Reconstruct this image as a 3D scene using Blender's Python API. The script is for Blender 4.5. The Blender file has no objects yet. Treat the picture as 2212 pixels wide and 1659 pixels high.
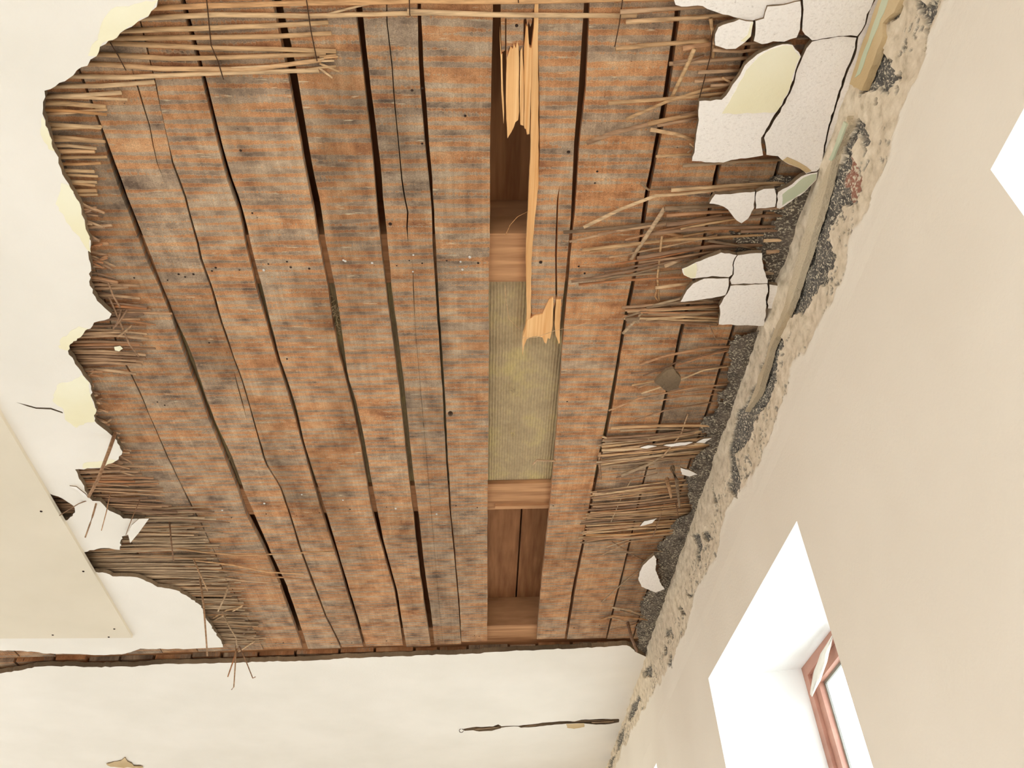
import bpy, bmesh, math, random
import numpy as np
from mathutils import Vector, Matrix
from mathutils.geometry import tessellate_polygon, delaunay_2d_cdt

random.seed(7)
rng = np.random.default_rng(7)
S = bpy.context.scene
COL = S.collection

# ------------------------------------------------------------------ camera
CX, CY = 1106.0, 829.5
VY = np.array([1044, 2404.0]) - (CX, CY)          # where the planks converge
VZ = np.array([995, -1225.0]) - (CX, CY)          # zenith
F = math.sqrt(-(VY @ VZ))
ey = np.array([*VY, F]); ey /= np.linalg.norm(ey)
ez = np.array([*VZ, F]); ez /= np.linalg.norm(ez)
ex = np.cross(ey, ez)
R = np.array([ex, ey, ez])                        # world <- camera (x right, y down, z forward)
ZC = 1.6                                          # camera height
cam_d = bpy.data.cameras.new('camera'); cam = bpy.data.objects.new('camera', cam_d); COL.objects.link(cam)
cam_d.sensor_width = 36.0; cam_d.lens = 36.0 * F / 2212.0
cam_d.clip_start = 0.02
m3 = Matrix([[R[i][0], -R[i][1], -R[i][2]] for i in range(3)])
cam.matrix_world = Matrix.Translation((0, 0, ZC)) @ m3.to_4x4()
S.camera = cam

# ------------------------------------------------------------------ sky, daylight, exposure
S.view_settings.view_transform = 'Standard'
S.view_settings.look = 'None'
S.view_settings.gamma = 1.0
S.view_settings.use_curve_mapping = False
S.view_settings.exposure = 0.0
SKY = 9.0
w = bpy.data.worlds.new('overcast_sky'); S.world = w; w.use_nodes = True
nt = w.node_tree; nt.nodes.clear()
wo = nt.nodes.new('ShaderNodeOutputWorld'); bg = nt.nodes.new('ShaderNodeBackground')
tc = nt.nodes.new('ShaderNodeTexCoord'); sp = nt.nodes.new('ShaderNodeSeparateXYZ')
rp = nt.nodes.new('ShaderNodeValToRGB'); mr = nt.nodes.new('ShaderNodeMapRange')
mr.inputs['From Min'].default_value = -1; mr.inputs['From Max'].default_value = 1
nt.links.new(tc.outputs['Generated'], sp.inputs[0]); nt.links.new(sp.outputs['Z'], mr.inputs['Value'])
nt.links.new(mr.outputs[0], rp.inputs[0]); nt.links.new(rp.outputs[0], bg.inputs['Color']); nt.links.new(bg.outputs[0], wo.inputs[0])
rp.color_ramp.elements[0].position = 0.47; rp.color_ramp.elements[0].color = (0.38, 0.40, 0.41, 1)
rp.color_ramp.elements[1].position = 0.53; rp.color_ramp.elements[1].color = (0.83, 0.885, 1.0, 1)
bg.inputs['Strength'].default_value = SKY
try:
    S.cycles.max_bounces = 16; S.cycles.diffuse_bounces = 10
except Exception:
    pass

XW = 0.784            # room face of the right wall
ROOM = dict(x0=-4.0, y0=-3.0, y1=6.0)
WINDOWS = [  # y0, y1, z head at y0, z head at y1 (relative to the camera)
    ('window_1', 1.729, 2.768, 1.056, 1.080),
    ('window_2', -0.33, 0.712, 1.030, 1.040),
    ('window_3', 3.845, 4.90, 1.131, 1.131),
    ('window_4', -2.45, -1.40, 1.03, 1.03),
]
SILL = -0.75
XF = 1.11             # room face of the window frames
def area_light(name, loc, rot, sx, sy, power, portal=False, col=(1, 1, 1)):
    l = bpy.data.lights.new(name, 'AREA'); l.shape = 'RECTANGLE'; l.size = sx; l.size_y = sy; l.energy = power; l.color = col
    if portal: l.cycles.is_portal = True
    o = bpy.data.objects.new(name, l); COL.objects.link(o); o.location = loc; o.rotation_euler = rot
    return o
for nm, y0, y1, za, zb in WINDOWS:
    area_light('daylight_portal', (XF + 0.16, (y0 + y1) / 2, ZC + (SILL + za) / 2), (0, math.pi / 2, 0), 1.9, 1.1, 1, True)
BACK_LIGHT_OPENINGS = [(-3.2, -2.0), (-1.3, -0.1)]  # unseen openings behind the camera, added to bring in more light
LEFT_LIGHT_OPENINGS = [(-2.5, -1.2), (3.3, 4.7)]  # unseen openings added on the left to brighten the right wall
for a, b in LEFT_LIGHT_OPENINGS:
    area_light('daylight_portal', (ROOM['x0'] - 0.32, (a + b) / 2, 1.75), (0, -math.pi / 2, 0), 1.9, 1.3, 1, True)
for a, b in BACK_LIGHT_OPENINGS:
    area_light('daylight_portal', ((a + b) / 2, ROOM['y0'] - 0.32, 1.75), (math.pi / 2, 0, 0), 1.3, 1.9, 1, True)

# ------------------------------------------------------------------ projection helpers: a picture point onto a real plane
def ray(u, v): return R @ np.array([u - CX, v - CY, F])
def C(p, z):                                     # ceiling-parallel plane at z above the camera -> (x, y)
    d = ray(*p); s = z / d[2]; return (d[0] * s, d[1] * s)
def W(p, x):                                     # wall-parallel plane -> (y, z)
    d = ray(*p); s = x / d[0]; return (d[1] * s, d[2] * s)
def Yp(p, y):                                    # plane facing the camera at depth y -> (x, z)
    d = ray(*p); s = y / d[1]; return (d[0] * s, d[2] * s)

H = 1.600             # underside of the planks
HP = 1.565            # underside of the plaster
PT = 0.022            # thickness of plank and of plaster

# ------------------------------------------------------------------ materials
def srgb(r, g, b):
    f = lambda c: (c / 255 / 12.92) if c / 255 <= 0.04045 else ((c / 255 + 0.055) / 1.055) ** 2.4
    return (f(r), f(g), f(b), 1)

class M:
    def __init__(self, name, rough=0.85):
        self.m = bpy.data.materials.new(name); self.m.use_nodes = True
        self.t = self.m.node_tree; self.b = self.t.nodes['Principled BSDF']
        self.b.inputs['Roughness'].default_value = rough
        self.b.inputs['Specular IOR Level'].default_value = 0.25
    def n(self, typ, **kw):
        x = self.t.nodes.new(typ)
        for k, v in kw.items():
            if k.startswith('_'): setattr(x, k[1:], v)
            else: x.inputs[k.replace('__', ' ')].default_value = v
        return x
    def l(self, a, b): self.t.links.new(a, b)
    def coords(self, scale, offset_random=True, kind='Object', loc=(0, 0, 0)):
        tc = self.n('ShaderNodeTexCoord'); mp = self.n('ShaderNodeMapping'); mp.inputs['Scale'].default_value = scale
        mp.inputs['Location'].default_value = loc
        src = tc.outputs[kind]
        if offset_random:
            oi = self.n('ShaderNodeObjectInfo'); mu = self.n('ShaderNodeMath', _operation='MULTIPLY'); mu.inputs[1].default_value = 37.0
            self.l(oi.outputs['Random'], mu.inputs[0])
            ad = self.n('ShaderNodeVectorMath', _operation='ADD'); self.l(src, ad.inputs[0]); self.l(mu.outputs[0], ad.inputs[1]); src = ad.outputs[0]
        self.l(src, mp.inputs['Vector']); return mp.outputs[0]
    def noise(self, scale=(1, 1, 1), s=1.0, detail=3, rough=0.55, dist=0.0, rnd=True, loc=(0, 0, 0)):
        x = self.n('ShaderNodeTexNoise'); x.inputs['Scale'].default_value = s; x.inputs['Detail'].default_value = detail
        x.inputs['Roughness'].default_value = rough; x.inputs['Distortion'].default_value = dist
        self.l(self.coords(scale, rnd, loc=loc), x.inputs['Vector']); return x.outputs['Fac']
    def ramp(self, src, stops, interp='LINEAR'):
        x = self.n('ShaderNodeValToRGB'); cr = x.color_ramp; cr.interpolation = interp
        while len(cr.elements) > 1: cr.elements.remove(cr.elements[0])
        cr.elements[0].position = stops[0][0]; cr.elements[0].color = stops[0][1]
        for p, c in stops[1:]:
            e = cr.elements.new(p); e.color = c
        self.l(src, x.inputs['Fac']); return x.outputs['Color']
    def mix(self, fac, a, b, mode='MIX'):
        x = self.n('ShaderNodeMix', _data_type='RGBA', _blend_type=mode)
        for s, i in ((fac, 0), (a, 6), (b, 7)):
            if hasattr(s, 'is_linked'): self.l(s, x.inputs[i])
            else: x.inputs[i].default_value = s
        return x.outputs[2]
    def math(self, op, a, b=0.0):
        x = self.n('ShaderNodeMath', _operation=op)
        for s, i in ((a, 0), (b, 1)):
            if hasattr(s, 'is_linked'): self.l(s, x.inputs[i])
            else: x.inputs[i].default_value = s
        return x.outputs[0]
    def base(self, c):
        if hasattr(c, 'is_linked'): self.l(c, self.b.inputs['Base Color'])
        else: self.b.inputs['Base Color'].default_value = c
        return self
    def bump(self, src, strength=0.3, dist=0.002):
        x = self.n('ShaderNodeBump'); x.inputs['Strength'].default_value = strength; x.inputs['Distance'].default_value = dist
        self.l(src, x.inputs['Height']); self.l(x.outputs[0], self.b.inputs['Normal']); return self

K0, K1 = (0, 0, 0, 1), (1, 1, 1, 1)
def wood_weathered(name, warm=1.0):
    m = M(name, 0.9)
    # imprint of the reed mat: irregular bands across the plank, straw-orange where a reed lay, grey between
    n1 = m.noise((3.4, 36, 3), 1, 2.0, 0.5, 0.2)
    rag = m.noise((210, 70, 20), 1, 2, 0.6)
    wv = m.n('ShaderNodeTexWave', _wave_type='BANDS', _bands_direction='Y'); wv.inputs['Scale'].default_value = 14.5
    wv.inputs['Distortion'].default_value = 2.2; wv.inputs['Detail'].default_value = 1; wv.inputs['Detail Scale'].default_value = 0.5
    m.l(m.coords((0.25, 1, 1)), wv.inputs['Vector'])
    v = m.math('ADD', m.math('MULTIPLY', n1, 0.70), m.math('MULTIPLY', wv.outputs['Fac'], 0.20))
    v = m.math('ADD', v, m.math('MULTIPLY', rag, 0.20))
    big = m.noise((2.6, 1.6, 1), 1, 3)
    v = m.math('ADD', v, m.math('MULTIPLY', m.math('SUBTRACT', big, 0.5), 0.34))
    oi = m.n('ShaderNodeObjectInfo')
    v = m.math('ADD', v, m.math('MULTIPLY', m.math('SUBTRACT', oi.outputs['Random'], 0.68), 0.05))
    blot = m.noise((16, 22, 5), 1, 4, 0.6)
    grey = m.ramp(blot, [(0.28, srgb(108, 90, 75)), (0.44, srgb(150, 128, 107)), (0.60, srgb(180, 156, 130)), (0.76, srgb(196, 174, 146))])
    rust = m.ramp(blot, [(0.28, srgb(142, 96, 66)), (0.5, srgb(188, 135, 92)), (0.72, srgb(206, 163, 121))])
    pale = srgb(180, 152, 122)
    c = m.mix(m.ramp(v, [(0.510, K0), (0.555, K1)]), grey, pale)
    c = m.mix(m.ramp(v, [(0.538, K0), (0.580, K1)]), c, rust)
    grain = m.noise((150, 4, 10), 1, 2)
    c = m.mix(1.0, c, m.ramp(grain, [(0.3, (0.88, 0.87, 0.86, 1)), (0.7, (1.06, 1.06, 1.06, 1))]), 'MULTIPLY')
    gr2 = m.noise((1, 1, 1), 420, 2)
    c = m.mix(0.9, c, m.ramp(gr2, [(0.30, (0.70, 0.70, 0.70, 1)), (0.70, (1.24, 1.22, 1.20, 1))]), 'MULTIPLY')
    dirt = m.ramp(m.noise((5, 2.2, 1), 1, 5, 0.62), [(0.32, (0.52, 0.50, 0.48, 1)), (0.52, K1)])
    c = m.mix(0.85, c, dirt, 'MULTIPLY')
    lime = m.ramp(m.noise((16, 120, 5), 1, 3, 0.6, loc=(3, 1, 0)), [(0.66, K0), (0.74, (0.7, 0.7, 0.7, 1))])
    c = m.mix(lime, c, srgb(208, 192, 160))
    speck = m.ramp(m.noise((110, 150, 20), 1, 1, loc=(1, 7, 0)), [(0.78, K0), (0.82, (0.75, 0.75, 0.75, 1))])
    c = m.mix(speck, c, srgb(72, 52, 40))
    oi = m.n('ShaderNodeObjectInfo')
    tone = m.ramp(oi.outputs['Random'], [(0.0, (0.88, 0.88, 0.88, 1)), (0.5, (0.97, 0.97, 0.97, 1)), (1.0, (1.06, 1.04, 1.02, 1))])
    c = m.mix(1.0, c, tone, 'MULTIPLY')
    m.base(c); m.bump(m.math('ADD', rag, m.math('MULTIPLY', v, 1.2)), 0.35, 0.002)
    return m.m
def wood_plain(name, lo, hi, sx=60, sy=4, rough=0.8):
    m = M(name, rough)
    g = m.noise((sx, sy, 20), 1, 3)
    g2 = m.noise((4, 4, 4), 1, 3)
    c = m.ramp(g, [(0.3, lo), (0.7, hi)])
    c = m.mix(0.5, c, m.ramp(g2, [(0.35, (0.7, 0.68, 0.66, 1)), (0.6, K1)]), 'MULTIPLY')
    m.base(c); m.bump(g, 0.35, 0.002); return m.m
def plaster(name, lo, hi, bscale=90, bump=0.25, bd=0.002, spots=0.0):
    m = M(name, 0.92)
    a = m.noise((1, 1, 1), 2.2, 4, rnd=False); b = m.noise((1, 1, 1), bscale, 3, rnd=False)
    c = m.ramp(a, [(0.35, lo), (0.65, hi)])
    if spots:
        s = m.ramp(m.noise((1, 1, 1), 150, 2), [(0.70, K0), (0.75, (spots, spots, spots, 1))])
        c = m.mix(s, c, srgb(150, 132, 110))
    if spots:
        c = m.mix(0.6, c, m.ramp(m.noise((110, 260, 110), 1, 3, 0.6, rnd=False), [(0.30, (0.80, 0.78, 0.76, 1)), (0.46, K1)]), 'MULTIPLY')
    m.base(c); m.bump(b, bump, bd); return m.m

MAT = {}
MAT['plank'] = wood_weathered('weathered_plank')
MAT['joist'] = wood_plain('joist_wood', srgb(156, 110, 74), srgb(200, 150, 106), 4, 60)
MAT['subfloor'] = wood_plain('subfloor_wood', srgb(140, 92, 58), srgb(178, 124, 82), 50, 4)
MAT['fresh'] = wood_plain('fresh_split_wood', srgb(222, 160, 98), srgb(246, 200, 142), 130, 2.5, 0.7)
MAT['ceil'] = plaster('ceiling_plaster', srgb(235, 228, 216), srgb(242, 235, 224))
MAT['frag'] = plaster('fragment_plaster', srgb(244, 236, 227), srgb(250, 243, 235), 150, 0.55, 0.0025, 0.35)
MAT['body'] = plaster('plaster_body', srgb(92, 76, 58), srgb(138, 116, 90), 60, 0.9, 0.006)
MAT['yellow'] = plaster('yellow_limewash', srgb(238, 228, 190), srgb(246, 240, 214), 90, 0.3)
MAT['green'] = plaster('green_limewash', srgb(186, 194, 164), srgb(206, 208, 180), 90, 0.4)
MAT['tan'] = plaster('tan_limewash', srgb(192, 164, 120), srgb(214, 190, 150), 120, 0.6, 0.003)
MAT['board'] = plaster('board_paper', srgb(222, 210, 188), srgb(229, 217, 196), 200, 0.08)
MAT['room'] = plaster('room_plaster', srgb(236, 232, 224), srgb(242, 238, 230))
MAT['reveal'] = plaster('lit_reveal_plaster', srgb(238, 239, 236), srgb(244, 245, 242))  # wall plaster, its colour whitened for the window light on the reveal
MAT['bead'] = plaster('bead_plaster', srgb(186, 166, 136), srgb(214, 197, 168), 160, 0.9, 0.004)

def reed_mat(name, stops):
    m = M(name, 0.6)
    oi = m.n('ShaderNodeObjectInfo')
    c = m.ramp(oi.outputs['Random'], stops)
    st = m.noise((18, 140, 140), 1, 3)
    c = m.mix(0.85, c, m.ramp(st, [(0.32, (0.55, 0.5, 0.46, 1)), (0.62, (1.12, 1.1, 1.08, 1))]), 'MULTIPLY')
    m.base(c); m.bump(st, 0.3, 0.001); return m.m
MAT['straw'] = reed_mat('straw_reed', [(0, srgb(186, 146, 104)), (0.35, srgb(206, 170, 126)), (0.7, srgb(216, 184, 144)), (1, srgb(204, 150, 96))])
MAT['reed'] = reed_mat('brown_reed', [(0, srgb(130, 100, 78)), (0.4, srgb(172, 136, 104)), (0.75, srgb(196, 162, 126)), (1, srgb(176, 118, 76))])
MAT['dusty'] = reed_mat('dusty_reed', [(0, srgb(128, 104, 80)), (0.45, srgb(168, 142, 112)), (0.8, srgb(194, 168, 136)), (1, srgb(180, 132, 88))])
def simple(name, col, rough=0.5, metal=0.0):
    m = M(name, rough); m.b.inputs['Metallic'].default_value = metal
    n = m.noise((1, 1, 1), 40, 2); m.base(m.mix(n, tuple(c * 0.8 for c in col[:3]) + (1,), col)); return m.m
MAT['wire'] = simple('rusty_wire', srgb(84, 58, 40), 0.6, 0.4)
MAT['nail'] = simple('steel_nail', srgb(226, 222, 214), 0.35, 0.6)
MAT['rust'] = simple('rusty_head_and_hole', srgb(58, 42, 34), 0.8, 0.2)  # dark brown for heads, also painted in for the dark of nail holes
MAT['film'] = simple('white_film', srgb(236, 228, 214), 0.5)
MAT['frame'] = wood_plain('mahogany_frame', srgb(182, 134, 116), srgb(200, 150, 130), 6, 6, 0.45)
MAT['spacer'] = simple('grey_spacer', srgb(150, 150, 142), 0.5)
m = M('wool', 0.95)
wv = m.n('ShaderNodeTexWave', _wave_type='BANDS', _bands_direction='X'); wv.inputs['Scale'].default_value = 36; wv.inputs['Distortion'].default_value = 1.6; wv.inputs['Detail'].default_value = 2
m.l(m.coords((1, .35, 1), False), wv.inputs['Vector'])
bl = m.noise((1, 1, 1), 7, 5, .65); fi = m.noise((160, 60, 60), 1, 3)
c = m.ramp(bl, [(0.30, srgb(158, 136, 104)), (0.5, srgb(180, 157, 120)), (0.70, srgb(196, 174, 118))])
c = m.mix(0.5, c, m.ramp(wv.outputs['Fac'], [(0.1, (0.78, 0.77, 0.75, 1)), (0.7, (1.05, 1.05, 1.05, 1))]), 'MULTIPLY')
c = m.mix(0.6, c, m.ramp(fi, [(0.35, (0.82, 0.82, 0.8, 1)), (0.6, (1.05, 1.05, 1.05, 1))]), 'MULTIPLY')
m.base(c); m.bump(m.math('ADD', m.math('MULTIPLY', wv.outputs['Fac'], .6), fi), 0.6, 0.004); MAT['wool'] = m.m
m = M('mortar', 0.95)
sp_ = m.ramp(m.noise((150, 210, 150), 1, 3, 0.6, 0.6, rnd=False), [(0.54, K0), (0.60, K1)])
sp2 = m.noise((1, 1, 1), 14, 3, rnd=False)
spk = m.mix(1.0, sp_, m.ramp(sp2, [(0.36, (0.3, 0.3, 0.3, 1)), (0.58, K1)]), 'MULTIPLY')
c = m.mix(spk, m.ramp(m.noise((1, 1, 1), 25, 3, rnd=False), [(0.3, srgb(66, 58, 52)), (0.7, srgb(112, 100, 88))]), srgb(206, 194, 168))
m.base(c); m.bump(m.noise((1, 1, 1), 120, 3, rnd=False), 0.8, 0.004); MAT['mortar'] = m.m
# right wall: skin coat, torn undercoat, dark bedding mortar and a brick patch, told apart by a vertex attribute
m = M('wall_plaster', 0.93)
at = m.n('ShaderNodeAttribute', _attribute_name='coat'); sx = m.n('ShaderNodeSeparateColor'); m.l(at.outputs['Color'], sx.inputs[0])
skin = m.ramp(m.noise((1, 1, 1), 1.6, 3, rnd=False), [(0.35, srgb(230, 219, 202)), (0.65, srgb(236, 226, 210))])
torn = m.ramp(m.noise((1, 1, 1), 38, 4, rnd=False), [(0.28, srgb(180, 163, 138)), (0.45, srgb(212, 195, 169)), (0.7, srgb(230, 214, 190))])
dspk = m.ramp(m.noise((1, 170, 170), 1, 3, 0.6, 0.8, rnd=False), [(0.54, K0), (0.60, K1)])
dk = m.mix(dspk, m.ramp(m.noise((1, 1, 1), 30, 3, rnd=False), [(0.3, srgb(74, 70, 66)), (0.7, srgb(116, 110, 102))]), srgb(214, 202, 178))
rd = m.mix(m.ramp(m.noise((1, 110, 110), 1, 3, rnd=False), [(0.5, K0), (0.58, K1)]), srgb(158, 112, 94), srgb(214, 200, 176))
c = m.mix(sx.outputs['Blue'], skin, torn); c = m.mix(sx.outputs['Red'], c, dk); c = m.mix(sx.outputs['Green'], c, rd)
m.base(c); m.bump(m.noise((1, 1, 1), 110, 3, rnd=False), 0.35, 0.002); MAT['wall'] = m.m
m = M('floor_screed', 0.8)
m.base(m.ramp(m.noise((1, 1, 1), 3, 4, rnd=False), [(0.3, srgb(196, 194, 190)), (0.7, srgb(210, 208, 204))])); MAT['floor'] = m.m
m = bpy.data.materials.new('window_glass'); m.use_nodes = True; t = m.node_tree; t.nodes.clear()
o_ = t.nodes.new('ShaderNodeOutputMaterial'); mx = t.nodes.new('ShaderNodeMixShader'); tr = t.nodes.new('ShaderNodeBsdfTransparent'); gl = t.nodes.new('ShaderNodeBsdfGlossy')
gl.inputs['Roughness'].default_value = 0.02; tr.inputs[0].default_value = (0.96, 0.98, 0.97, 1); mx.inputs[0].default_value = 0.06
t.links.new(tr.outputs[0], mx.inputs[1]); t.links.new(gl.outputs[0], mx.inputs[2]); t.links.new(mx.outputs[0], o_.inputs[0]); MAT['glass'] = m

# ------------------------------------------------------------------ mesh helpers (all z given relative to the camera height)
def link(name, verts, faces, mats, parent=None, fm=None, smooth=False, recalc=False, origin=None):
    me = bpy.data.meshes.new(name)
    vs = [(v[0], v[1], v[2] + ZC) for v in verts]
    if origin is None:
        a = np.array(vs); origin = tuple((a.min(0) + a.max(0)) / 2)
    par_loc = Vector((0, 0, 0))
    if parent is not None: par_loc = Vector(parent['_o'])
    me.from_pydata([(v[0] - origin[0], v[1] - origin[1], v[2] - origin[2]) for v in vs], [], faces)
    if not isinstance(mats, (list, tuple)): mats = [mats]
    for mm in mats: me.materials.append(mm)
    if fm is not None: me.polygons.foreach_set('material_index', fm)
    if recalc:
        bm = bmesh.new(); bm.from_mesh(me); bmesh.ops.recalc_face_normals(bm, faces=bm.faces); bm.to_mesh(me); bm.free()
    if smooth: me.polygons.foreach_set('use_smooth', [True] * len(me.polygons))
    o = bpy.data.objects.new(name, me); COL.objects.link(o)
    if parent is not None: o.parent = parent
    o.location = Vector(origin) - par_loc
    o['_o'] = list(origin)
    return o
def empty(name, loc):
    o = bpy.data.objects.new(name, None); COL.objects.link(o); o.location = (loc[0], loc[1], loc[2] + ZC); o['_o'] = list(o.location)
    o.empty_display_size = 0.05
    return o
def tag(o, label=None, cat=None, group=None, kind=None):
    if label: o['label'] = label
    if cat: o['category'] = cat
    if group: o['group'] = group
    if kind: o['kind'] = kind
    return o

def fract(pts, seg, amp, r=random, closed=True):
    out = []; n = len(pts)
    for i in range(n if closed else n - 1):
        a = np.array(pts[i]); b = np.array(pts[(i + 1) % n]); L = np.linalg.norm(b - a)
        k = max(1, int(L / seg)); d = (b - a) / max(L, 1e-9); nn = np.array([-d[1], d[0]])
        for j in range(k):
            p = a + (b - a) * j / k
            if j: p = p + nn * r.uniform(-amp, amp)
            out.append((float(p[0]), float(p[1])))
    if not closed: out.append(tuple(pts[-1]))
    return out
def inpoly(x, y, poly):
    c = np.zeros(np.shape(x), bool); n = len(poly); j = n - 1
    for i in range(n):
        xi, yi = poly[i]; xj, yj = poly[j]
        if yi != yj:
            c ^= ((yi > y) != (yj > y)) & (x < (xj - xi) * (y - yi) / (yj - yi) + xi)
        j = i
    return c

def slab(name, loops, z0, th, mats, parent=None, zfun=None, axis='z', bev=0.0):
    """extruded outline (first loop outer, others holes); axis z: lies under the ceiling, x: on the wall (loops are (y,z))"""
    flat, ed = [], []
    for lp in loops:
        b0 = len(flat); flat += [tuple(p) for p in lp]; ed += [(b0 + i, b0 + (i + 1) % len(lp)) for i in range(len(lp))]
    vo, eo, fo, _, _, _ = delaunay_2d_cdt([Vector(p) for p in flat], ed, [], 0, 1e-6)
    flat = [(v.x, v.y) for v in vo]; n = len(flat)
    cen = np.array([np.mean([flat[i] for i in f], axis=0) for f in fo])
    ok = inpoly(cen[:, 0], cen[:, 1], loops[0])
    for lp in loops[1:]: ok &= ~inpoly(cen[:, 0], cen[:, 1], lp)
    tri = [tuple(f) for f, k in zip(fo, ok) if k]
    zf = zfun or (lambda a, b: 0.0)
    if axis == 'z':
        lo = [(p[0], p[1], z0 + zf(*p)) for p in flat]; hi = [(p[0], p[1], z0 + th + zf(*p)) for p in flat]
    else:
        lo = [(z0 + zf(*p), p[0], p[1]) for p in flat]; hi = [(z0 + th + zf(*p), p[0], p[1]) for p in flat]
    faces = [tuple(t) for t in tri] + [tuple(i + n for i in t[::-1]) for t in tri]
    fm = [0] * len(faces); cnt = {}
    for t in tri:
        for i in range(len(t)):
            e = (t[i], t[(i + 1) % len(t)]); cnt[e] = 1
    for a, b in list(cnt):
        if (b, a) not in cnt: faces.append((a, b, b + n, a + n)); fm.append(1)
    use = sorted({i for f in faces for i in f}); mp = {o: k for k, o in enumerate(use)}; vv = lo + hi
    lo = [vv[i] for i in use]; hi = []; faces = [tuple(mp[i] for i in f) for f in faces]
    if not isinstance(mats, (list, tuple)): mats = [mats, mats]
    return link(name, lo + hi, faces, mats, parent, fm, recalc=True)
def box(name, x, y, z, mat, parent=None):
    vs = [(a, b, c) for a in x for b in y for c in z]
    fs = [(0, 1, 3, 2), (4, 6, 7, 5), (0, 4, 5, 1), (2, 3, 7, 6), (0, 2, 6, 4), (1, 5, 7, 3)]
    return link(name, vs, fs, mat, parent)
def tube_geo(pts, r0, r1, sides=6, flat=1.0):
    P = [Vector(p) for p in pts]; vs, fs = [], []
    n = len(P)
    for i, p in enumerate(P):
        d = (P[min(i + 1, n - 1)] - P[max(i - 1, 0)]).normalized()
        a = d.cross(Vector((0, 0, 1)))
        if a.length < 1e-3: a = d.cross(Vector((0, 1, 0)))
        a.normalize(); b = a.cross(d)
        r = r0 + (r1 - r0) * i / (n - 1)
        for k in range(sides):
            t = 2 * math.pi * k / sides
            vs.append(tuple(p + a * (r * math.cos(t)) + b * (r * flat * math.sin(t))))
    for i in range(n - 1):
        for k in range(sides):
            fs.append((i * sides + k, i * sides + (k + 1) % sides, (i + 1) * sides + (k + 1) % sides, (i + 1) * sides + k))
    fs.append(tuple(range(sides))[::-1]); fs.append(tuple((n - 1) * sides + k for k in range(sides)))
    return vs, fs
def tube(name, pts, r0, r1, mat, parent=None, sides=6, flat=1.0):
    vs, fs = tube_geo(pts, r0, r1, sides, flat)
    return link(name, vs, fs, mat, parent, smooth=True)

# value noise on arrays
_NT = rng.random((64, 64))
def vnoise(x, y, s):
    x = np.asarray(x, float) * s; y = np.asarray(y, float) * s
    xi = np.floor(x).astype(int); yi = np.floor(y).astype(int); fx = x - xi; fy = y - yi
    fx = fx * fx * (3 - 2 * fx); fy = fy * fy * (3 - 2 * fy)
    g = lambda a, b: _NT[a % 64, b % 64]
    return (g(xi, yi) * (1 - fx) + g(xi + 1, yi) * fx) * (1 - fy) + (g(xi, yi + 1) * (1 - fx) + g(xi + 1, yi + 1) * fx) * fy
def fbm(x, y, s, o=3):
    t = 0; a = 1; n = 0
    for k in range(o):
        t = t + a * vnoise(np.asarray(x) + 13.7 * k, np.asarray(y) + 5.1 * k, s * 2 ** k); n += a; a *= 0.5
    return t / n
# ================================================================== ROOM SHELL
X0, Y0, Y1 = ROOM['x0'], ROOM['y0'], ROOM['y1']
XO = 1.30
fl = box('floor', (X0 - .2, XO), (Y0 - .2, Y1 + .2), (-ZC - .15, -ZC), MAT['floor']); tag(fl, kind='structure')
wf = box('wall_front', (X0, XO), (Y1, Y1 + .2), (-ZC, H + .3), MAT['room']); tag(wf, kind='structure')
# back wall (behind the camera) with two unseen openings added to let light in
lp = [[(X0, -ZC), (XO, -ZC), (XO, H + .3), (X0, H + .3)]] + [[(a, -0.8), (b, -0.8), (b, 1.1), (a, 1.1)] for a, b in BACK_LIGHT_OPENINGS]
tri = tessellate_polygon([[Vector((p[0], p[1], 0)) for p in l] for l in lp]); flat = [p for l in lp for p in l]; n = len(flat)
wl = slab('wall_left', [[(Y0, -ZC), (Y1, -ZC), (Y1, H + .3), (Y0, H + .3)]] + [[(a, -0.8), (b, -0.8), (b, 1.1), (a, 1.1)] for a, b in LEFT_LIGHT_OPENINGS], X0 - .3, .3, MAT['room'], axis='x'); tag(wl, kind='structure')
fs = [tuple(t) for t in tri] + [tuple(i + n for i in t[::-1]) for t in tri]; b0 = 0
for l in lp:
    for i in range(len(l)):
        a, b = b0 + i, b0 + (i + 1) % len(l); fs.append((a, b, b + n, a + n))
    b0 += len(l)
wb = link('wall_back', [(p[0], Y0, p[1]) for p in flat] + [(p[0], Y0 - .3, p[1]) for p in flat], fs, MAT['room'], recalc=True); tag(wb, kind='structure')

# ================================================================== RIGHT WALL
ZT = 1.24                                        # seam between the flat face and the torn band above it
def wz(p): return W(p, XW)
holes = []
for nm, y0, y1, za, zb in WINDOWS:
    holes.append([(y0, SILL), (y1, SILL), (y1, zb), (y0, za)])
outer = [(Y0, -ZC), (Y1, -ZC), (Y1, ZT), (Y0, ZT)]
tri = tessellate_polygon([[Vector((p[0], p[1], 0)) for p in l] for l in [outer] + holes])
flat = [p for l in [outer] + holes for p in l]
wr = link('wall_right', [(XW, p[0], p[1]) for p in flat], [tuple(t) for t in tri], MAT['wall'], recalc=True); tag(wr, kind='structure')
box('wall_core', (XO - 0.02, XO), (Y0, Y1), (1.14, H + .3), MAT['wall'], wr)
# outer leaf round the windows so daylight only enters through them
fh = [[(y0 + .02, SILL + .03), (y1 - .02, SILL + .03), (y1 - .02, zb + .014), (y0 + .02, za + .014)] for nm, y0, y1, za, zb in WINDOWS]
slab('outer_leaf', [[(Y0, -ZC), (Y1, -ZC), (Y1, H + .3), (Y0, H + .3)]] + fh, XF + 0.051, 0.012, MAT['wall'], wr, axis='x')

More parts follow.
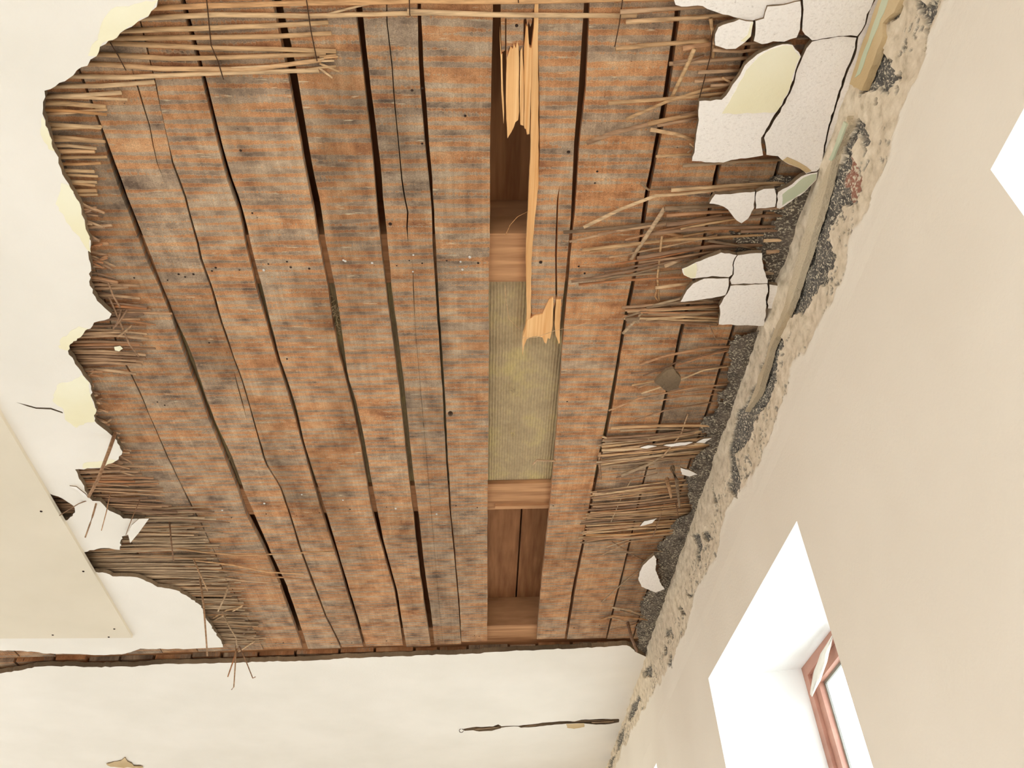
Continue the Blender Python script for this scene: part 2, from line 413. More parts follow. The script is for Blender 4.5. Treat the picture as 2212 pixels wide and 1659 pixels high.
rough_edge = [(2040, 0), (2025, 60), (2010, 90), (1985, 150), (1960, 200), (1945, 235), (1937, 280), (1930, 330), (1900, 395), (1878, 440), (1850, 500), (1830, 560), (1800, 640), (1765, 700), (1745, 760), (1720, 800), (1690, 870), (1660, 960), (1640, 1010), (1610, 1060), (1575, 1100), (1560, 1150), (1548, 1200), (1530, 1225), (1500, 1290), (1490, 1330), (1480, 1370), (1462, 1400), (1450, 1440), (1420, 1490), (1395, 1530), (1370, 1570), (1345, 1620), (1330, 1659)]
re_w = sorted(wz(p) for p in rough_edge)
dark_polys = [
    [(1943, 0), (1958, 0), (1953, 12), (1934, 43), (1922, 45), (1931, 27)],
    [(1970, 0), (2025, 0), (2028, 24), (2006, 43), (1992, 29), (1977, 14)],
    [(1992, 55), (2004, 60), (2002, 95), (1998, 110), (1992, 90)],
    [(1904, 99), (1914, 108), (1924, 135), (1929, 157), (1941, 171), (1924, 186), (1912, 188), (1900, 201), (1886, 190), (1861, 196), (1873, 169), (1886, 135), (1895, 108)],
    [(1932, 195), (1940, 195), (1938, 215), (1933, 212)], [(1888, 215), (1892, 216), (1890, 232), (1886, 230)],
    [(1849, 263), (1866, 270), (1878, 316), (1866, 323), (1845, 299), (1840, 330), (1858, 380), (1856, 436), (1815, 440), (1800, 470), (1790, 520), (1802, 560), (1785, 610), (1750, 640), (1735, 675), (1700, 680), (1722, 590), (1745, 530), (1778, 440), (1802, 381), (1819, 331), (1835, 285)],
    [(1668, 712), (1690, 740), (1688, 760), (1680, 790), (1672, 840), (1640, 895), (1600, 895), (1635, 830), (1648, 780)],
    [(1598, 880), (1640, 900), (1610, 960), (1590, 985), (1600, 1040), (1595, 1075), (1575, 1060), (1580, 1000), (1572, 980), (1580, 930)],
    [(1538, 1040), (1540, 1085), (1555, 1095), (1562, 1130), (1555, 1110), (1548, 1075)],
    [(1494, 1150), (1506, 1152), (1515, 1180), (1512, 1214), (1505, 1210), (1503, 1180)], [(1512, 1150), (1526, 1148), (1530, 1165), (1520, 1168)],
    [(1478, 1270), (1495, 1285), (1496, 1292), (1482, 1284)], [(1466, 1312), (1476, 1312), (1480, 1328), (1470, 1325)],
    [(1440, 1360), (1450, 1360), (1443, 1378), (1434, 1376)], [(1432, 1395), (1441, 1395), (1440, 1415), (1434, 1415)],
    [(1446, 1412), (1452, 1412), (1453, 1444), (1446, 1436)], [(1398, 1438), (1408, 1435), (1408, 1462), (1392, 1460)],
    [(1385, 1450), (1394, 1448), (1392, 1462), (1387, 1460)], [(1360, 1530), (1380, 1500), (1385, 1510), (1368, 1550), (1356, 1560)],
    [(1335, 1590), (1350, 1570), (1346, 1600), (1330, 1630)], [(1318, 1640), (1330, 1630), (1322, 1659), (1314, 1659)],
]
dark_w = [[wz(p) for p in q] for q in dark_polys]
red_w = [wz(p) for p in [(1830, 341), (1845, 352), (1858, 385), (1850, 420), (1835, 436), (1819, 400)]]
DY = DZ = 0.0055
ys = np.arange(0.45, Y1 + DY, DY); zs = np.linspace(ZT, H + .015, int((H - ZT) / DZ))
YY, ZZ = np.meshgrid(ys, zs, indexing='ij')
edge = np.interp(YY, [p[0] for p in re_w], [p[1] for p in re_w]) + (fbm(YY, ZZ, 14, 4) - .5) * 0.06
rough = np.clip((ZZ - edge) / 0.008, 0, 1)
jy = (fbm(YY + 3, ZZ, 40, 3) - .5) * 0.035; jz = (fbm(YY, ZZ + 7, 40, 3) - .5) * 0.03
dk = np.zeros_like(YY, bool)
for q in dark_w: dk |= inpoly(YY + jy, ZZ + jz, q)
pits = (fbm(YY * .9, ZZ * 1.2, 95, 3) > 0.645) & (fbm(YY, ZZ, 8, 2) > .42) & (rough > .5) & (np.abs(ZZ - edge - 0.045) < 0.06)
rd = inpoly(YY + jy, ZZ + jz, red_w)
dkf = dk.astype(float); pf = pits.astype(float)
lump = fbm(YY, ZZ, 20, 4)
x = XW - 0.002 + rough * (0.004 - 0.017 * (lump - .38)) + dkf * (0.014 - 0.008 * fbm(YY, ZZ, 90, 2)) + pf * 0.003
lip = np.exp(-((ZZ - edge) / 0.012) ** 2); x = x - lip * 0.004 * (fbm(YY, ZZ, 9, 2))
x = np.where(ZZ <= ZT + 1e-6, XW, x); fade = np.clip((ZZ - ZT) / 0.03, 0, 1); x = XW + (x - XW) * fade
ny, nz = YY.shape
verts = np.stack([x, YY, ZZ], -1).reshape(-1, 3).tolist()
idx = np.arange(ny * nz).reshape(ny, nz)
faces = np.stack([idx[:-1, :-1], idx[:-1, 1:], idx[1:, 1:], idx[1:, :-1]], -1).reshape(-1, 4).tolist()
band = link('torn_plaster_band', verts, faces, MAT['wall'], wr)
ca = band.data.color_attributes.new('coat', 'FLOAT_COLOR', 'POINT')
cols = np.stack([np.maximum(dkf, pf * .8), rd.astype(float), rough, np.ones_like(rough)], -1).astype(np.float32)
ca.data.foreach_set('color', cols.ravel())
band['kind'] = 'structure'; wr['kind'] = 'structure'
link('wall_upper', [(XW, Y0, ZT), (XW, .45, ZT), (XW, .45, H + .01), (XW, Y0, H + .01)], [(0, 1, 2, 3)], MAT['wall'], wr)

# windows: splayed reveal, mahogany outer frame, sash, glass
def prism_yz(y0, y1, z0, z1, x0, x1): return (x0, x1), (y0, y1), (z0, z1)
def window(nm, y0, y1, za, zb):
    sy, sz = 0.006, 0.022                        # splay of the reveal
    a = [(XW, y0, SILL), (XW, y1, SILL), (XW, y1, zb), (XW, y0, za)]
    b = [(XF, y0 + sy, SILL), (XF, y1 - sy, SILL), (XF, y1 - sy, zb + sz), (XF, y0 + sy, za + sz)]
    fs = [(i, (i + 1) % 4, 4 + (i + 1) % 4, 4 + i) for i in range(4)]
    rv = link('window_reveal', a + b, fs, MAT['reveal'], wr, recalc=True)
    root = empty(nm, (XF + .05, (y0 + y1) / 2, SILL)); root['kind'] = 'structure'
    Y_0, Y_1 = y0 + .004, y1 - .004; Zt = (za + zb) / 2 + sz + .014
    def frame(name, x0, x1, ya, yb, z0, z1, wd, par):
        lo = [[(ya, z0), (yb, z0), (yb, z1), (ya, z1)], [(ya + wd, z0 + wd), (yb - wd, z0 + wd), (yb - wd, z1 - wd), (ya + wd, z1 - wd)]]
        return slab(name, lo, x0, x1 - x0, [MAT['frame'], MAT['frame']], par, axis='x')
    f1 = frame('outer_frame', XF, XF + .05, Y_0, Y_1, SILL, Zt, 0.040, root)
    f2 = frame('sash', XF + .012, XF + .038, Y_0 + .041, Y_1 - .041, SILL + .041, Zt - .041, 0.040, root)
    box('pane', (XF + .026, XF + .030), (Y_0 + .078, Y_1 - .078), (SILL + .078, Zt - .078), MAT['glass'], f2)
    lo = [[(Y_0 + .079, SILL + .079), (Y_1 - .079, SILL + .079), (Y_1 - .079, Zt - .079), (Y_0 + .079, Zt - .079)]]
    ins = [(Y_0 + .090, SILL + .090), (Y_1 - .090, SILL + .090), (Y_1 - .090, Zt - .090), (Y_0 + .090, Zt - .090)]
    slab('glazing_bead', lo + [ins], XF + .0305, .007, [MAT['spacer'], MAT['spacer']], f2, axis='x')
    return root
for wdef in WINDOWS: window(*wdef)

# ================================================================== CEILING: plaster sheets, planks, joists, boards above
sheet_far = [(-3.98, None)]
far_edge = [(0, 1455), (40, 1449), (84, 1440), (152, 1439), (200, 1441), (293, 1440), (337, 1435), (415, 1434), (482, 1432), (553, 1430), (674, 1427), (740, 1422), (794, 1420), (879, 1418), (916, 1415), (1003, 1413), (1098, 1407), (1178, 1403), (1306, 1398), (1354, 1394), (1372, 1408)]
fe = [C(p, HP) for p in far_edge]
cyc = C((1372, 1412), HP)[1]
fe = fract(fe, 0.018, 0.006, closed=False)
outer = [(-3.99, fe[0][1] + .12)] + fe + [(XW + .012, cyc + .05), (XW + .012, Y1 - .005), (-3.99, Y1 - .005)]
k = 3.687
cr_top = [(370, 165), (450, 150), (610, 145), (650, 128), (675, 143), (740, 140), (810, 140), (890, 130), (1000, 115), (1100, 108), (1170, 103), (1260, 105), (1310, 92), (1410, 88), (1520, 85), (1610, 85)]
cr_bot = [(1610, 112), (1540, 125), (1430, 130), (1380, 125), (1330, 120), (1190, 123), (1100, 130), (950, 148), (830, 155), (810, 146), (740, 147), (675, 155), (670, 160), (600, 180), (500, 185), (450, 175), (380, 180)]
crack = [C((900 + a / k, 1530 + b / k), HP) for a, b in cr_top + cr_bot]
crack = fract(crack, 0.02, 0.004)
ceiling = slab('ceiling', [outer, crack], HP, PT, [MAT['ceil'], MAT['body']]); tag(ceiling, kind='structure')

lt = [(341, -40), (341, 0), (327, 24), (297, 47), (270, 64), (253, 81), (216, 101), (209, 121), (189, 142), (159, 162), (128, 179), (96, 196), (93, 233), (98, 260), (108, 294), (118, 327), (132, 365), (149, 398), (165, 429), (176, 452), (184, 486), (196, 520), (192, 560), (196, 600), (194, 617), (206, 641), (226, 665), (241, 678), (236, 688), (203, 697), (176, 725), (152, 742), (147, 759), (162, 786), (179, 810), (194, 827), (199, 861), (209, 888), (203, 898), (209, 915), (230, 931), (246, 945), (260, 969), (263, 982), (250, 996), (216, 1011), (162, 1014), (169, 1029), (182, 1050), (189, 1070), (200, 1082), (216, 1083), (236, 1103), (259, 1113), (266, 1120), (312, 1120), (286, 1150), (280, 1152), (263, 1159), (259, 1188), (236, 1184), (209, 1186), (182, 1193), (150, 1196), (-30, 1200)]
pl = [C(p, HP) for p in lt]
pl = fract(pl[:-2], 0.012, 0.004, closed=False) + pl[-2:]
tp = C((0, 1200), HP)
hole1 = fract([C(p, HP) for p in [(95, 1050), (105, 1065), (135, 1077), (159, 1093), (162, 1107), (145, 1124), (128, 1122)]], 0.012, .003)
crk = [C(p, HP) for p in [(35, 869), (60, 875), (78, 880), (110, 881), (135, 890), (136, 893), (110, 884.5), (78, 883), (60, 878)]]
crk2 = [C(p, HP) for p in [(140, 893), (150, 918), (164, 925), (180, 915), (198, 913), (198, 914), (180, 917), (164, 927), (148, 920)]]
poly = [(-3.99, .1), (pl[0][0], .1)] + pl + [(-3.99, tp[1])]
slab('plaster_sheet', [poly, hole1, crk], HP, .015, [MAT['ceil'], MAT['body']], ceiling)
low = [(60, 1203), (120, 1206), (140, 1236), (205, 1235), (229, 1238), (243, 1245), (296, 1247), (323, 1258), (340, 1268), (381, 1275), (411, 1292), (435, 1309), (445, 1336), (462, 1363), (475, 1380), (482, 1398)]
lowb = [(404, 1402), (354, 1402), (303, 1401), (293, 1405), (270, 1412), (216, 1415), (162, 1413), (101, 1412), (67, 1407), (0, 1405), (-60, 1404)]
p1 = fract([C(p, HP) for p in low], 0.012, .004, closed=False); p2 = fract([C(p, HP) for p in lowb], 0.015, .004, closed=False)
slab('plaster_sheet', [[(-3.99, p1[0][1])] + p1 + p2 + [(-3.99, p2[-1][1])]], HP, .015, [MAT['ceil'], MAT['body']], ceiling)
# bare limewash where the white coat has come off
for pp, mm in [
    ([(341, 0), (240, 20), (222, 45), (205, 90), (190, 120), (209, 121), (216, 101), (253, 81), (270, 64), (297, 47), (327, 24)], 'yellow'),
    ([(98, 262), (91, 252), (88, 290), (105, 322), (118, 326), (108, 294)], 'yellow'),
    ([(149, 400), (132, 395), (120, 440), (140, 470), (165, 505), (196, 545), (193, 520), (184, 486), (176, 452), (165, 429)], 'yellow'),
    ([(152, 743), (176, 726), (190, 710), (170, 705), (135, 728), (128, 752), (147, 757)], 'yellow'),
    ([(193, 828), (176, 810), (150, 825), (125, 830), (115, 868), (138, 885), (140, 905), (165, 924), (183, 914), (205, 911), (203, 897), (208, 888), (198, 861)], 'yellow'),
    ([(250, 995), (216, 1010), (178, 1011), (182, 1000), (215, 996), (240, 992)], 'yellow')]:
    q = fract([C(p, HP) for p in pp], .02, .003)
    slab('limewash_patch', [fract(q, .008, .003)], HP - .0008, .0010, MAT[mm], ceiling)

# ---- planks
G = [  # gaps between neighbouring planks: (u left edge, u right edge, v)
    [(222, 224, 640), (257, 261, 765), (274, 279, 796), (303, 307, 854), (320, 322, 894), (357, 359, 979), (414, 416, 1097), (433, 435, 1130), (498, 500, 1268), (562, 564, 1390)],
    [(118, 124, 20), (216, 223, 280), (243, 257, 375), (302, 317, 527), (314, 330, 560), (341, 350, 617), (367, 376, 678), (397, 415, 766), (430, 443, 850), (449, 463, 904), (485, 503, 989), (512, 526, 1056), (530, 549, 1110), (573, 585, 1191), (605, 621, 1268), (649, 662, 1390)],
    [(290, 294, 0), (334, 337, 172), (347, 349, 236), (363, 365, 304), (369, 372, 345), (395, 399, 415), (424, 429, 523), (431, 437, 560), (455, 460, 624), (476, 480, 695), (503, 507, 773), (520, 523, 817), (533, 536, 860), (545, 548, 901), (572, 576, 999), (603, 607, 1050), (624, 628, 1110), (645, 650, 1181), (675, 680, 1262), (701, 705, 1329), (736, 741, 1400)],
    [(390, 401, 0), (435, 443, 165), (481, 492, 355), (494, 506, 400), (511, 521, 440), (537, 549, 554), (556, 570, 634), (596, 604, 770), (633, 642, 888), (651, 657, 955), (678, 687, 1050), (696, 706, 1110), (726, 733, 1201), (749, 756, 1277), (786, 792, 1400)],
    [(587, 608, 0), (604, 625, 74), (621, 643, 162), (651, 669, 324), (678, 696, 456), (690, 706, 530), (706, 722, 607), (716, 734, 680), (731, 745, 760), (744, 752, 810), (757, 767, 860), (779, 790, 962), (802, 814, 1100), (827, 835, 1191), (852, 858, 1275), (870, 877, 1390)],
    [(766, 782, 0), (783, 796, 142), (801, 816, 304), (815, 831, 456), (823, 839, 530), (835, 847, 628), (849, 862, 736), (865, 877, 871), (882, 893, 1023), (892, 904, 1107), (905, 917, 1225), (924, 936, 1356), (930, 938, 1393)],
    [(901, 909, 0), (905, 916, 142), (918, 926, 304), (931, 937, 439), (935, 942, 540), (945, 951, 695), (955, 960, 840), (963, 968, 989), (972, 975, 1110), (981, 984, 1201), (987, 990, 1268), (996, 998, 1393)],
]
def XY(px, z=H): a = [C(p, z) for p in px]; return [p[0] for p in a], [p[1] for p in a]
def edge_fun(px):
    xs, yy = XY(px)
    def f(y):
        if y < yy[0]: return xs[0] + (xs[1] - xs[0]) / (yy[1] - yy[0]) * (y - yy[0]) if abs(yy[0] - y) < .5 else xs[0]
        if y > yy[-1]: return xs[-1]
        return float(np.interp(y, yy, xs))
    return f
edges = [(edge_fun([(a, v) for a, b, v in g]), edge_fun([(b, v) for a, b, v in g])) for g in G]
# the later gaps, right of the missing plank
e7 = edge_fun([(1065, 0), (1062, 182), (1058.5, 354), (1058, 506), (1056, 620), (1055, 786), (1054, 1023), (1053, 1110), (1052.5, 1385)])
e8 = edge_fun([(1275, 0), (1266, 189), (1250, 330), (1243, 450), (1229, 594), (1219, 695), (1212, 800), (1202, 938), (1191, 1056), (1185, 1117), (1175, 1211), (1167, 1289), (1159, 1385)])
e8b = edge_fun([(1265, 0), (1250, 189), (1240, 311), (1233, 473), (1222, 594), (1212, 660), (1208, 745)])
G9 = [(1460, 1473, 0), (1454, 1467, 50), (1434, 1447, 202), (1403, 1414, 370), (1390, 1402, 428), (1381, 1389, 512), (1369, 1377, 580), (1353, 1363, 654), (1341, 1349, 721), (1330, 1337, 789), (1311, 1319, 903), (1291, 1299, 991), (1274, 1281, 1083), (1256, 1262, 1177), (1235, 1242, 1278), (1220, 1226, 1375)]
G10 = [(1602, 1614, 130), (1544, 1556, 370), (1531, 1540, 440), (1516, 1522, 525), (1467, 1476, 715), (1453, 1460, 785), (1435, 1441, 856), (1424, 1431, 905), (1401, 1406, 991), (1388, 1392, 1042), (1372, 1376, 1110), (1361, 1365, 1160), (1348, 1352, 1218), (1329, 1333, 1292), (1308, 1312, 1380)]
G11 = [(1640, 1648, 490), (1580, 1587, 711), (1548, 1554, 812), (1520, 1526, 904), (1488, 1493, 1000), (1440, 1445, 1140), (1389, 1393, 1300), (1362, 1366, 1390)]
for g in (G9, G10, G11): edges.append(None)
ed9, ed10, ed11 = [(edge_fun([(a, v) for a, b, v in g]), edge_fun([(b, v) for a, b, v in g])) for g in (G9, G10, G11)]
YS, YE = 0.35, C((900, 1394), H)[1]
slit = lambda pts: pts      # crack in a plank: (u, v, width px)
def plank(fl, fr, y0, y1, z=H, slits=(), step=0.045, par=ceiling, name='plank', jit=0.0011, th=PT, mat=None, roll=0.0):
    n = max(2, int((y1 - y0) / step) + 1); rows = np.linspace(y0, y1, n)
    sl = []
    for s in slits:
        a = [C((u, v), H) for u, v, wd in s]; sl.append(([p[1] for p in a], [p[0] for p in a], [wd * .0011 for _, _, wd in s]))
    strips = len(sl) + 1; verts, faces = [], []
    ph = random.uniform(0, 50)
    J = lambda y, k: jit * (2 * float(vnoise(ph + k * 9, y, 9)) - 1) + jit * .8 * (2 * float(vnoise(ph + k * 9, y, 31)) - 1)
    for st in range(strips):
        base = len(verts)
        for y in rows:
            L = fl(y) + J(y, 1); Rr = fr(y) + J(y, 2)
            bs = [L]
            for yy, xx, ww in sl:
                x = float(np.interp(y, yy, xx)); wd = float(np.interp(y, yy, ww, 0, 0))
                if y < yy[0] or y > yy[-1]: x = float(np.interp(y, yy, xx)); wd = 0
                x = min(max(x, L + .004), Rr - .004)
                bs += [x - wd / 2, x + wd / 2]
            bs.append(Rr)
            a, b = bs[2 * st], bs[2 * st + 1]
            zz = z + .0012 * (2 * float(vnoise(ph, y, 3)) - 1)
            verts += [(a, y, zz - roll), (b, y, zz + roll), (b, y, zz + th), (a, y, zz + th)]
        for i in range(n - 1):
            q = base + 4 * i
            for k in range(4): faces.append((q + k, q + (k + 1) % 4, q + 4 + (k + 1) % 4, q + 4 + k))
        faces.append((base, base + 1, base + 2, base + 3)); q = base + 4 * (n - 1); faces.append((q + 3, q + 2, q + 1, q))
    return link(name, verts, faces, mat or MAT['plank'], par, recalc=True)
PL = []
Ls = [None] + [e[1] for e in edges[:7]]; Rs = [e[0] for e in edges[:7]] + [e7]
slits = {2: [[(293, 172, 3), (312, 236, 3), (326, 280, 2), (335, 340, 2), (358, 398, 0)], [(505, 800, 0), (513, 832, 3), (522, 864, 3), (533, 905, 0)]],
         5: [],
         6: [[(836, -60, 1.5), (835, 40, 2), (847, 142, 2), (852, 219, 2), (862, 321, 2), (870, 408, 3), (881, 456, 3), (879, 489, 3), (882, 527, 0)], [(892, 575, 0), (893, 620, 2), (897, 715, 0)]]}
for i in range(2, 8):
    ye = YE + (0.0 if i < 7 else -.03) + random.uniform(-.006, .01)
    PL.append(plank(Ls[i], Rs[i], YS, ye, H + random.uniform(-.002, .002), slits.get(i, [])))
# plank left of the first visible gap and its neighbours under the plaster
w0 = 0.15
f0 = edges[0][0]
xl = lambda y, k: f0(max(y, .95)) - .004 - w0 * k
plank(lambda y: f0(max(y, .95)) - w0, f0 if False else (lambda y: f0(max(y, .95))), YS, YE)
# the strip between the first and second visible gap
PL.insert(0, plank(lambda y: edges[0][1](max(y, .95)) if y > .95 else edges[0][1](.95), edges[1][0], YS, YE, H + .001))
for kk in range(1, 14):
    plank(lambda y, kk=kk: f0(.95) - .155 * kk - .148, lambda y, kk=kk: f0(.95) - .155 * kk, YS + .4, YE + random.uniform(-.01, .012), H + random.uniform(-.001, .002), step=.2)
P8 = plank(e8, ed9[0], YS, YE - .03, H - .001)
P9 = plank(ed9[1], ed10[0], YS, YE - .02, H + .001)
P10 = plank(ed10[1], ed11[0], YS, YE - .01, H)
P11 = plank(ed11[1], lambda y: max(XW + .01, ed11[1](y) + .05), YS, YE - .005, H + .001)
# second row of planks beyond the joist, seen in the slot between plank ends and plaster
us2 = [894, 946, 1010, 1099, 1160, 1234, 1286]
xs2 = [C((482, 1427), H)[0], C((560, 1424), H)[0], C((640, 1421), H)[0], C((735, 1418), H)[0], C((810, 1414), H)[0]] + [C((u, 1402), H)[0] for u in us2] + [C((1330, 1398), H)[0], XW + .01]
lf = C((416, 1426), H)[0]
while lf > -3.9: xs2.insert(0, lf); lf -= random.uniform(.13, .175)
Y2 = C((1100, 1402), H)[1]
for a, b in zip(xs2[:-1], xs2[1:]):
    plank(lambda y, a=a: a + .006, lambda y, b=b: b - .006, Y2 + random.uniform(-.012, .01), Y1 - .02, H + .003, step=.3)

def joist(v0, v1, z0=H + PT, hgt=.135, y=None):
    a, b = y if y else (C((1055, v0), z0)[1], C((1055, v1), z0)[1])
    return box('joist', (X0 + .02, XW + .1), (a, b), (z0 + .0005, z0 + hgt), MAT['joist'], ceiling)
joist(0, 0, y=(0.16, .32)); joist(505, 609); J2 = joist(1046, 1101); joist(1352, 0, y=(C((1055, 1352), H + PT)[1], Y2 + .13)); joist(0, 0, y=(4.55, 4.72)); joist(0, 0, y=(5.6, 5.76))
yj = C((1055, 1088), H + PT)[1]
box('batten', (C((1070, 1090), H)[0], C((1190, 1090), H)[0]), (yj, yj + .018), (H + PT - .012, H + PT), MAT['joist'], ceiling)
# boards of the floor above
ZS = H + PT + .136
seam = C((1128, 340), ZS)[0]; seam2 = C((1118, 1200), ZS)[0]
xb = [X0]; 
bw = .21
sx0 = seam2
lst = [sx0 + .005 + bw * i for i in range(-20, 6)]
lst = [q for q in lst if q > X0] ; lst = [X0] + lst
for a, b in zip(lst[:-1], lst[1:]):
    if a < 1.1: box('floor_board', (a + .0035, min(b, 1.28) - .0035), (Y0, Y1), (ZS, ZS + .025), MAT['subfloor'], ceiling)
box('leak_cover_slab', (X0 - .2, XO), (Y0 - .2, Y1 + .2), (ZS + .05, ZS + .12), MAT['subfloor'], ceiling)  # unseen slab added over the boards to stop sky light leaking in
link('ceiling_rear', [(X0, Y0, HP), (XW, Y0, HP), (XW, YS - .16, HP), (X0, YS - .16, HP)], [(0, 3, 2, 1)], MAT['ceil'], ceiling)

# knot holes
def drill(o, u, v, r, sy=1.0):
    x, y = C((u, v), H)
    bm = bmesh.new(); bmesh.ops.create_cone(bm, cap_ends=True, segments=14, radius1=r, radius2=r * .9, depth=.12)
    bmesh.ops.scale(bm, vec=(1, sy, 1), verts=bm.verts)
    me = bpy.data.meshes.new('tmp'); bm.to_mesh(me); bm.free(); c = bpy.data.objects.new('tmp', me); COL.objects.link(c)
    c.location = (x, y, ZC + H)
    md = o.modifiers.new('b', 'BOOLEAN'); md.object = c; md.operation = 'DIFFERENCE'; md.solver = 'EXACT'
    bpy.context.view_layer.update()
    dg = bpy.context.evaluated_depsgraph_get(); nm = bpy.data.meshes.new_from_object(o.evaluated_get(dg))
    o.modifiers.clear(); o.data = nm; bpy.data.objects.remove(c)
drill(PL[6], 973, 895, .0085, 1.6)

# ---- nails
nv, nf = [], []
for rr, zz in ((.0, -.0022), (.0028, -.0018), (.0038, 0)):
    if rr == 0: nv.append((0, 0, zz)); continue
    for k in range(8): nv.append((rr * math.cos(k * math.pi / 4), rr * math.sin(k * math.pi / 4), zz))
for k in range(8): nf.append((0, 1 + (k + 1) % 8, 1 + k)); nf.append((1 + k, 1 + (k + 1) % 8, 9 + (k + 1) % 8, 9 + k))
nme = {}
for kd in ('nail', 'rust'):
    me = bpy.data.meshes.new('nail_head'); me.from_pydata(nv, [], nf); me.materials.append(MAT[kd]); nme[kd] = me
def nail(pl, u, v, kd, s=1.0):
    x, y = C((u, v), H); o = bpy.data.objects.new('nail', nme[kd]); COL.objects.link(o); o.parent = pl
    zb = pl.location.z + ceiling.location.z if False else None
    o.location = Vector((x, y, ZC + H - .0005)) - Vector(pl['_o']); o.scale = (s, s, s)
bright = [(742, 561, 6), (746, 563, 6), (804, 567, 6), (892, 586, 7), (893, 550, 7), (995, 565, 7), (1015, 555, 7), (999, 582, 7), (570, 583, 4), (571, 1087, 3), (480, 1102, 1), (741, 1080, 5), (855, 1098, 6), (943, 1110, 7), (652, 1068, 4), (545, 1389, 1)]
dark = [(290, 600, 1), (400, 598, 2), (362, 605, 2), (386, 592, 2), (418, 592, 2), (458, 585, 3), (466, 578, 3), (517, 583, 3), (580, 570, 4), (620, 565, 4), (628, 577, 4), (668, 580, 4), (730, 570, 5), (805, 572, 6), (857, 573, 7), (884, 562, 7), (912, 568, 7), (965, 563, 7), (1033, 568, 7), (1250, 575, 8), (1263, 590, 8), (1338, 580, 9), (756, 1100, 5), (835, 1095, 6), (985, 1092, 7), (1031, 1096, 7), (1195, 1092, 8), (1262, 1090, 8), (640, 1113, 4), (690, 1107, 4), (575, 1110, 3), (500, 1118, 1), (596, 1389, 1), (612, 1388, 1), (716, 1390, 3), (760, 1388, 4), (835, 1384, 5), (905, 1383, 6), (948, 1381, 6), (1025, 1373, 7), (1035, 1374, 7), (1195, 1360, 8), (1240, 1356, 9), (1295, 1350, 9), (340, 868, 1), (356, 875, 1), (452, 740, 2), (620, 775, 4), (745, 265, 5), (1005, 250, 7), (1290, 370, 8), (1285, 395, 8), (520, 325, 3), (545, 460, 3), (912, 310, 6), (912, 190, 6), (890, 195, 6), (1240, 770, 8), (1225, 867, 8), (1190, 1110, 8)]  # dark discs standing in for the dark of open nail holes
allp = PL + [P8, P9, P10]
idx_map = {1: PL[0], 2: PL[1], 3: PL[2], 4: PL[3], 5: PL[4], 6: PL[5], 7: PL[7] if False else PL[6], 8: P8, 9: P9}
def owner(u, v):
    x, y = C((u, v), H)
    for o in PL + [P8, P9, P10]:
        me = o.data; c = np.array([vv.co for vv in me.vertices]) + np.array(o['_o'])
        near = c[np.abs(c[:, 1] - y) < .06]
        if len(near) and near[:, 0].min() - .001 < x < near[:, 0].max() + .001: return o
    return PL[4]
for lst_, kd in ((bright, 'nail'), (dark, 'rust')):
    for u, v, _ in lst_: nail(owner(u, v), u, v, kd, random.uniform(.8, 1.15) * (1 if kd == 'nail' else .72))

# ================================================================== INSULATION
def grid_sheet(name, x0, x1, y0, y1, z, th, mat, nx, ny, amp, parent=None, label=None):
    xs = np.linspace(x0, x1, nx); yy = np.linspace(y0, y1, ny); A, B = np.meshgrid(xs, yy, indexing='ij')
    Zs = z + amp * (fbm(A, B, 9, 3) - .5) * 2
    vs = np.stack([A, B, Zs], -1).reshape(-1, 3).tolist(); n0 = len(vs)
    vs += [(x0, y0, z + th), (x1, y0, z + th), (x1, y1, z + th), (x0, y1, z + th)]
    id_ = np.arange(nx * ny).reshape(nx, ny); fs = np.stack([id_[:-1, :-1], id_[:-1, 1:], id_[1:, 1:], id_[1:, :-1]], -1).reshape(-1, 4).tolist()
    fs += [(n0, n0 + 1, n0 + 2, n0 + 3)]
    for line, a, b in ((id_[:, 0], n0, n0 + 1), (id_[-1, :], n0 + 1, n0 + 2), (id_[::-1, -1], n0 + 2, n0 + 3), (id_[0, ::-1], n0 + 3, n0)):
        fs.append(tuple(line.tolist()) + (b, a))
    return link(name, vs, fs, mat, parent, smooth=False)
ya, yb = C((1055, 609), H + PT)[1], C((1055, 1046), H + PT)[1]
batt = grid_sheet('insulation_batt', X0 + .03, XW + .05, ya + .004, yb - .004, H + PT + .014, .11, MAT['wool'], 160, 60, .004)
tag(batt, 'olive yellow mineral wool batt showing where a plank is missing', 'insulation')
tv, tf = [], []
for cu, cv, nn in ((725, 672, 26), (731, 700, 12), (500, 1018, 8), (1112, 845, 6), (1105, 938, 6), (880, 970, 5)):
    for k_ in range(nn):
        px = (cu + random.gauss(0, 3.5), cv + random.gauss(0, 14 if cu < 900 else 2))
        x, y = C(px, H + .02); p = Vector((x, y, H + .022)); pts = [p]
        for s in range(3): p = p + Vector((random.gauss(0, .005), random.gauss(0, .005), -random.uniform(0, .006))); pts.append(p)
        a, b = tube_geo([tuple(q) for q in pts], .0016, .0008, 4); o_ = len(tv); tv += a; tf += [tuple(i + o_ for i in f) for f in b]
tu = link('wool_tuft', tv, tf, MAT['wool'], batt); tu['kind'] = 'stuff'

